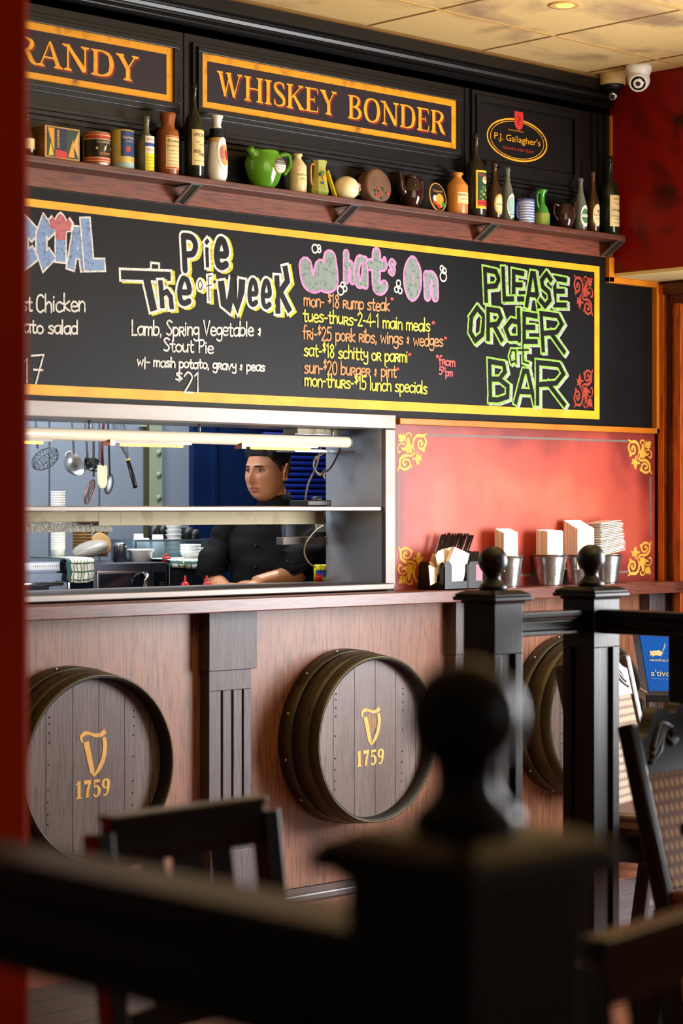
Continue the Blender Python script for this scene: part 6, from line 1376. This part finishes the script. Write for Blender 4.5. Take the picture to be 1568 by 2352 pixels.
b = MB('cable_grey'); b.tube(catmull([g(736, 1028, .16), g(729, 1060, .18), g(722, 1080, .20), g(708, 1110, .23), g(702, 1140, .25), g(702, 1162, .26)], 6), .0036, 8)
for k in range(3): b.tube(catmull([g(745-2*k, 1040+2*k, .19), g(728-2*k, 1050, .19), g(720, 1072, .19), g(734, 1088+2*k, .19), g(748, 1078, .19), g(742+k, 1092, .18), g(746, 1100, .18)], 6), .0030, 8)
tag(b.build('lamp_cable'), 'grey coiled cable hanging under the right end of the lamp tube', 'cable')
b = MB('cable_black'); b.tube(catmull([g(782, 1028, .11), g(770, 1056, .15), g(756, 1078, .18), g(742, 1086, .185)], 6), .0034, 8); tag(b.build('lamp_cable'), 'black cable from the lamp tube end to the coil', 'cable')
b = MB('black_plastic'); c = g(714, 1156, .24); b.box(g(690, 1156, .2).x, g(745, 1156, .2).x, .16, .26, 1.4045, 1.4045+.022); b.lathe([(.022, 0), (.022, .03), (.016, .036)], (c.x, .21, 1.4045), 20); tag(b.build('switch_box', bevel=.004), 'small dark box on the hatch shelf near the side panel', 'box')
x0, x1 = W(650, 990, .24).x, W(745, 990, .24).x
t = thing('paper_ream', 'cream stack of papers lying on the rack above the lamp tube', 'papers', ((x0+x1)/2, .2, 1.66)); b = MB('cream_paint'); zc_ = kz(700, 997, .2)
b.box(x0, x1, .16, .24, zc_, zc_+.018); b.build('sheets', t); b = MB('label_teal'); b.box(x0+(x1-x0)*.66, x0+(x1-x0)*.70, .158, .16, zc_, zc_+.018); b.build('band', t)
b = MB('steel_dull'); b.box(W(640, 1035, .25).x, JX, .16, .26, kz(700, 1040, .25), kz(700, 1034, .25)); 
b.box(W(640, 1035, .25).x, JX, .16, .26, zc_-.004, zc_-.0005); tag(b.build('wire_rack'), 'thin steel rack fixed to the side panel behind the lamp tube', 'rack')
c, h, r = kw(737, 1297, 34, .335, 1.1175); t = thing('spray_bottle', 'yellow and blue bottle with red cap beside the steel side panel', 'bottle', c); b = MB('yellow_plastic'); b.lathe([(r, 0), (r, h*.86), (r*.9, h), (.0001, h)], c, 24); b.build('body', t)
b = MB(); lab(b, c, r, r*3.0, h*.25, h*.68, 'blue_plastic', FACE, 20); b.build('label', t); q = g(728, 1337, .30)
b = MB('red_plastic'); b.lathe([(.014, 0), (.014, .020), (.010, .026)], (q.x, .29, 1.1175), 18); tag(b.build('red_jar'), 'small red jar in front of the yellow and blue bottle', 'jar')
c, h, r = kw(519, 1303, 16, .74, .955); 
# ================================================================== CHEF
def chef():
    hc = WD(615, 1083, 8.58)                 # middle of the head
    root = thing('person', 'man in a black chef jacket standing behind the hatch, looking left', 'person', (hc.x, hc.y, 0))
    fa = Vector((-.985, -.17, 0)).normalized(); RZ = Matrix.Rotation(math.atan2(fa.y, fa.x)+pi/2, 3, 'Z')     # local -y looks along fa
    RH = RZ @ Matrix.Rotation(radians(4), 3, 'X')
    def G(v, cx, cz, sx, sz): return math.exp(-((v[0]-cx)/sx)**2-((v[2]-cz)/sz)**2)
    def surf(d):
        """distance of the head surface from the head middle along unit direction d (local: x right, -y front, z up)"""
        def ell(c, r):
            o = Vector((-c[0]/r[0], -c[1]/r[1], -c[2]/r[2])); e = Vector((d[0]/r[0], d[1]/r[1], d[2]/r[2])); A = e.dot(e); B = o.dot(e); C = o.dot(o)-1; D = B*B-A*C
            return (-B+math.sqrt(D))/A if D > 0 else 0
        a = ell((0, .014, .030), (.0755, .098, .090)); c = ell((0, -.020, -.046), (.0625, .073, .074)); e = ell((0, -.030, -.010), (.066, .070, .085))
        k = 60.0; return math.log(sum(math.exp(k*q) for q in (a, c, e)))/k-.006
    def face(p):
        """features pushed along the local front"""
        if p.y > .01: return p
        f = min(1, max(0, (-p.y)/.05)); q = (p.x, 0, p.z); o = 0
        o += .021*math.exp(-((p.x)/.0105)**2)*(math.exp(-((p.z+.022)/.024)**2)) + .006*math.exp(-(p.x/.0085)**2)*math.exp(-((p.z-.008)/.018)**2)
        o += .0065*math.exp(-(p.x/.017)**2)*math.exp(-((p.z+.034)/.010)**2)
        for s in (-1, 1):
            o -= .0150*G(q, s*.031, .008, .017, .011); o += .0065*G(q, s*.030, .027, .024, .007); o += .004*G(q, s*.042, -.020, .020, .018); o -= .0035*G(q, s*.020, -.040, .010, .012)
        o += .0055*G(q, 0, -.0585, .021, .0055)+.0065*G(q, 0, -.0710, .018, .006)-.0050*G(q, 0, -.0645, .022, .0028)-.003*G(q, 0, -.080, .02, .005)+.007*G(q, 0, -.098, .020, .014)
        return Vector((p.x, p.y-o*f, p.z))
    NT, NP = 120, 96; b = MB('skin'); V = []; Fq = []
    def pt(i, j, off=0.0):
        # denser at the front: longitude warped
        u = 2*pi*i/NT; u = u-0.45*sin(u)      # u = 0 is the front
        th = pi*j/NP; d = Vector((sin(th)*sin(u), -sin(th)*cos(u), cos(th))); r = surf(d); p = face(d*r)
        return p+d*off if off else p
    for j in range(NP+1):
        for i in range(NT): V.append(pt(i, j))
    lips = []
    for j in range(NP):
        for i in range(NT):
            k = (i+1) % NT; Fq.append((j*NT+i, (j+1)*NT+i, (j+1)*NT+k, j*NT+k))
    Wd = lambda p: hc+RH @ p
    lipf, skf = [], []
    for f in Fq:
        c = sum((V[q] for q in f), Vector())/4
        (lipf if (c.y < -.05 and (c.x/.024)**2+((c.z+.0648)/.0115)**2 < 1) else skf).append(f)
    b.add([Wd(p) for p in V], skf, True, 'skin'); b.add([Wd(p) for p in V], lipf, True, 'lips')
    # ears: dished ovals with a rolled rim
    for s in (-1, 1):
        ec = Vector((s*.0745, .012, -.006)); A = Matrix.Rotation(s*radians(24), 3, 'Z') @ Matrix.Rotation(radians(-10), 3, 'X')
        b.ball(hc+RH @ ec, 1, 16, 12, (.007, .0185, .030), RH @ A, m='skin')
        rim = [hc+RH @ (ec+A @ Vector((s*(.006+.003*sin(q)), .0185*cos(q)*(1 if cos(q) > 0 else .8), .031*sin(q)+.002))) for q in [radians(-100+26*i) for i in range(12)]]
        b.tube(catmull(rim, 3), .0042, 8, m='skin'); b.ball(hc+RH @ (ec+Vector((s*.002, -.010, -.024))), .0075, 10, 8, (.7, 1, 1.1), RH, m='skin')
    # neck
    nk = [hc+RH @ Vector((0, .018, -.055)), hc+RH @ Vector((0, .026, -.10)), hc+RZ @ Vector((0, .038, -.15)), hc+RZ @ Vector((0, .048, -.20))]
    b.tube(catmull(nk, 4), [.052, .052, .052, .053, .054, .054, .055, .056, .058, .060, .064, .068, .072], 24, m='skin')
    # arms: shoulder, elbow, wrist; sleeves cover the upper part
    ft = Vector((-.76, -.65, 0)).normalized(); RT = Matrix.Rotation(math.atan2(ft.y, ft.x)+pi/2, 3, 'Z'); base = Vector((hc.x, hc.y, 0))+RZ @ Vector((.0, .050, 0)); L = lambda x, y, z: base+RT @ Vector((x, y, z))
    zs = 1.345
    el_l = WD(682, 1318, 8.50); wr_l = WD(588, 1341, 8.36)
    armL = [L(.185, .0, zs-.03), L(.215, .0, zs-.10), el_l+Vector((.0, 0, .06)), el_l, el_l+(wr_l-el_l)*.35, el_l+(wr_l-el_l)*.7, wr_l]
    b.tube(catmull(armL, 4), [.050+(.030-.050)*i/24 for i in range(25)], 16, m='skin')
    el_r = L(-.245, -.05, 1.12); wr_r = L(-.12, -.23, 1.03)
    armR = [L(-.185, .0, zs-.03), L(-.215, -.005, zs-.10), el_r+Vector((0, 0, .06)), el_r, el_r+(wr_r-el_r)*.35, el_r+(wr_r-el_r)*.7, wr_r]
    b.tube(catmull(armR, 4), [.050+(.030-.050)*i/24 for i in range(25)], 16, m='skin')
    for wr, el, s in ((wr_l, el_l, 1), (wr_r, el_r, -1)):
        d = (wr-el).normalized(); d = Vector((d.x, d.y, d.z*.4)).normalized(); sd = Vector((-d.y, d.x, 0)).normalized()
        b.ball(wr+d*.045, 1, 16, 12, (.040, .048, .018), d.to_track_quat('Y', 'Z').to_matrix(), m='skin')
        for k, ln in enumerate((.066, .076, .070, .056)):
            r0 = wr+d*.078+sd*(.027-.018*k); b.tube([r0, r0+d*ln*.45+Vector((0, 0, .005)), r0+d*ln*.75-Vector((0, 0, .006)), r0+d*ln*.95-Vector((0, 0, .020))], [.0088, .0085, .0080, .0066], 10, m='skin')
        r0 = wr+d*.03+sd*s*.034; b.tube([r0, r0+d*.022+sd*s*.020, r0+d*.046+sd*s*.024-Vector((0, 0, .006)), r0+d*.060+sd*s*.020-Vector((0, 0, .014))], [.012, .011, .0095, .008], 10, m='skin')
    # legs and hips under the jacket
    for s in (-1, 1): b.tube([L(s*.09, 0, .90), L(s*.10, -.01, .50), L(s*.10, .02, .10), L(s*.10, .0, .045)], [.085, .062, .045, .042], 16, m='jacket'); b.ball(L(s*.10, -.06, .04), 1, 14, 10, (.045, .13, .04), RT, m='jacket')
    b.build('body', root)
    # eyes, brows
    for s in (-1, 1):
        ec = Vector((s*.031, -.0735, .0075)); b = MB('eye_white'); b.ball(hc+RH @ ec, 1, 18, 12, (.0125, .010, .0052), RH); b.build('eye', root)
        b = MB('eye_iris'); b.ball(hc+RH @ (ec+Vector((-.003, -.0072, -.0003))), 1, 14, 10, (.0058, .0042, .0058), RH); b.build('iris', root)
        b = MB('hair'); b.tube([hc+RH @ (ec+Vector((.0140*cos(q), -.0075-.002*sin(q), .0058*sin(q)+.0002))) for q in [pi*i/10 for i in range(11)]], .0016, 8); b.build('eyelid', root)
        b = MB('hair'); pts = []
        for i in range(9):
            x = s*(.013+.036*i/8); z = .0235+.0022*sin(pi*(i/8)**.8)+.001*(i/8); d = Vector((x, -.09, z)); d.normalize(); p = face(d*surf(d)); pts.append(hc+RH @ (p+Vector((0, -.0008, 0))))
        b.tube(pts, [.0026, .0038, .0044, .0045, .0042, .0038, .0032, .0024, .0014], 8, squash=.8); b.build('eyebrow', root)
    # hair: cap on top, clipped sides
    def hair_line(p):
        az = math.atan2(p.x, -p.y); a = abs(az)          # 0 front, pi back
        if a < .75: return .064-.006*(a/.75)**2
        if a < 1.25: return .058-.044*(a-.75)/.5
        if a < 1.5: return .014-.030*(a-1.25)/.25
        if a < 1.95: return .020
        return .018-.075*min(1, (a-1.95)/.5)
    for nm, mt, off, lo, hi in (('hair', 'hair', .013, .042, 9), ('hair_side', 'hair_short', .0035, -9, 9)):
        b = MB(mt); hv = []; keep = []
        for j in range(NP+1):
            for i in range(NT):
                p = V[j*NT+i]; d = p.normalized(); h = hair_line(p); up = p.z-max(h, lo)
                t_ = max(0, min(1, up/.018)); rough_ = .0016*sin(i*2.7+j*1.9)*t_
                hv.append(hc+RH @ (p+d*(off*(1.5 if p.z > .05 else 1)*t_+rough_+(.0006 if t_ > 0 else -.002))+Vector((0, -.006, .004))*(t_ if nm == 'hair' and p.y < 0 else 0)))
                keep.append(up > -.001)
        fs = [f for f in Fq if all(keep[q] for q in f)]
        b.add(hv, fs, True); b.build(nm, root)
    # jacket: lofted torso, stand collar, sleeves, flap, buttons
    ring = lambda z, rx, ry, cy=0, cx=0, n=40, pw=2.4: [L(cx+rx*abs(cos(q))**(2/pw)*(1 if cos(q) > 0 else -1), cy+ry*abs(sin(q))**(2/pw)*(1 if sin(q) > 0 else -1), z) for q in [2*pi*i/n for i in range(n)]]
    b = MB('jacket'); rn = random.Random(5)
    prof = [(.80, .185, .135, 0), (.92, .180, .130, 0), (1.02, .172, .124, 0), (1.10, .174, .122, -.002), (1.18, .182, .122, -.004), (1.25, .192, .118, 0), (1.30, .194, .108, .004), (1.33, .180, .094, .010), (1.362, .146, .080, .018), (1.39, .100, .068, .026), (1.41, .078, .062, .028)]
    rings = [ring(z, rx, ry, cy) for z, rx, ry, cy in prof]
    # finer rings with cloth folds
    fine = []
    for i in range(len(prof)-1):
        for k in range(4):
            f = k/4; A_, B_ = prof[i], prof[i+1]; z, rx, ry, cy = [A_[q]+(B_[q]-A_[q])*f for q in range(4)]
            rg = ring(z, rx, ry, cy); out = []
            for n_, p in enumerate(rg):
                q = 2*pi*n_/40; d = RT @ Vector((cos(q), sin(q), 0)); amp = .0035 if z < 1.36 else .001
                out.append(p+d*amp*(sin(q*3+z*38)+.7*sin(q*5-z*61+1)+.5*sin(z*90+q*2)))
            fine.append(out)
    fine.append(rings[-1]); b.loft(fine); b.build('jacket', root)
    b = MB('jacket'); c0 = Vector((hc.x, hc.y, 0)); colr = []
    for z, r_, dz in ((1.405, .073, 0), (1.425, .070, 0), (1.452, .066, 0), (1.453, .061, 0), (1.420, .062, 0)):
        colr.append([c0+RZ @ Vector((r_*.95*cos(q), .040+r_*1.02*sin(q), z+.012*sin(q))) for q in [2*pi*i/36 for i in range(36)]])
    b.loft(colr, cap=False); b.build('collar', root)
    for nm, arm, s in (('sleeve', armL, 1), ('sleeve', armR, -1)):
        b = MB('jacket'); cp = catmull([arm[0]+RT @ Vector((-s*.05, .0, .015)), arm[0], arm[1], arm[2], arm[2]+(arm[3]-arm[2])*.62], 5); n = len(cp)
        rr = [(.062 if s > 0 else .053)+.0035*sin(i*1.9)*(.3 if i < 6 else 1)+.014*i/n for i in range(n)]; b.tube(cp, rr, 26); b.build(nm, root)
    b = MB('jacket'); fl = []
    def fr(x, z):   # point on the jacket front
        for i in range(len(prof)-1):
            if prof[i][0] <= z <= prof[i+1][0]:
                f = (z-prof[i][0])/(prof[i+1][0]-prof[i][0]); rx, ry, cy = [prof[i][q]+(prof[i+1][q]-prof[i][q])*f for q in (1, 2, 3)]; break
        return L(x, cy-ry*max(0, 1-abs(x/rx)**2.4)**(1/2.4)-.006, z)
    st = [[fr(.082-.02*(1-(z-.9)/.5)+dx, z)+RT @ Vector((0, -dy, 0)) for dx, dy in ((-.02, .0), (.0, .003), (.004, .0))] for z in [.9+.025*i for i in range(19)]]
    b.loft(st, cap=False); b.build('front_flap', root)
    b = MB('jacket'); p0, p1 = fr(.045, 1.285), fr(.125, 1.285); d_ = RT @ Vector((0, -.006, 0)); b.add([p0+d_, p1+d_, p1+d_+Vector((0, 0, .034)), p0+d_+Vector((0, 0, .034)), p0, p1, p1+Vector((0, 0, .034)), p0+Vector((0, 0, .034))], [(0, 1, 2, 3), (4, 7, 6, 5), (0, 4, 5, 1), (1, 5, 6, 2), (3, 2, 6, 7), (0, 3, 7, 4)]); b.build('chest_pocket', root)
    for x, z in ((.066, 1.335), (.060, 1.25), (.054, 1.165), (.048, 1.08), (-.060, 1.335), (-.062, 1.25), (-.064, 1.165), (-.066, 1.08)):
        b = MB('black_plastic'); b.ball(fr(x, z), .0062, 12, 8); b.build('button', root)
    return root
chef()
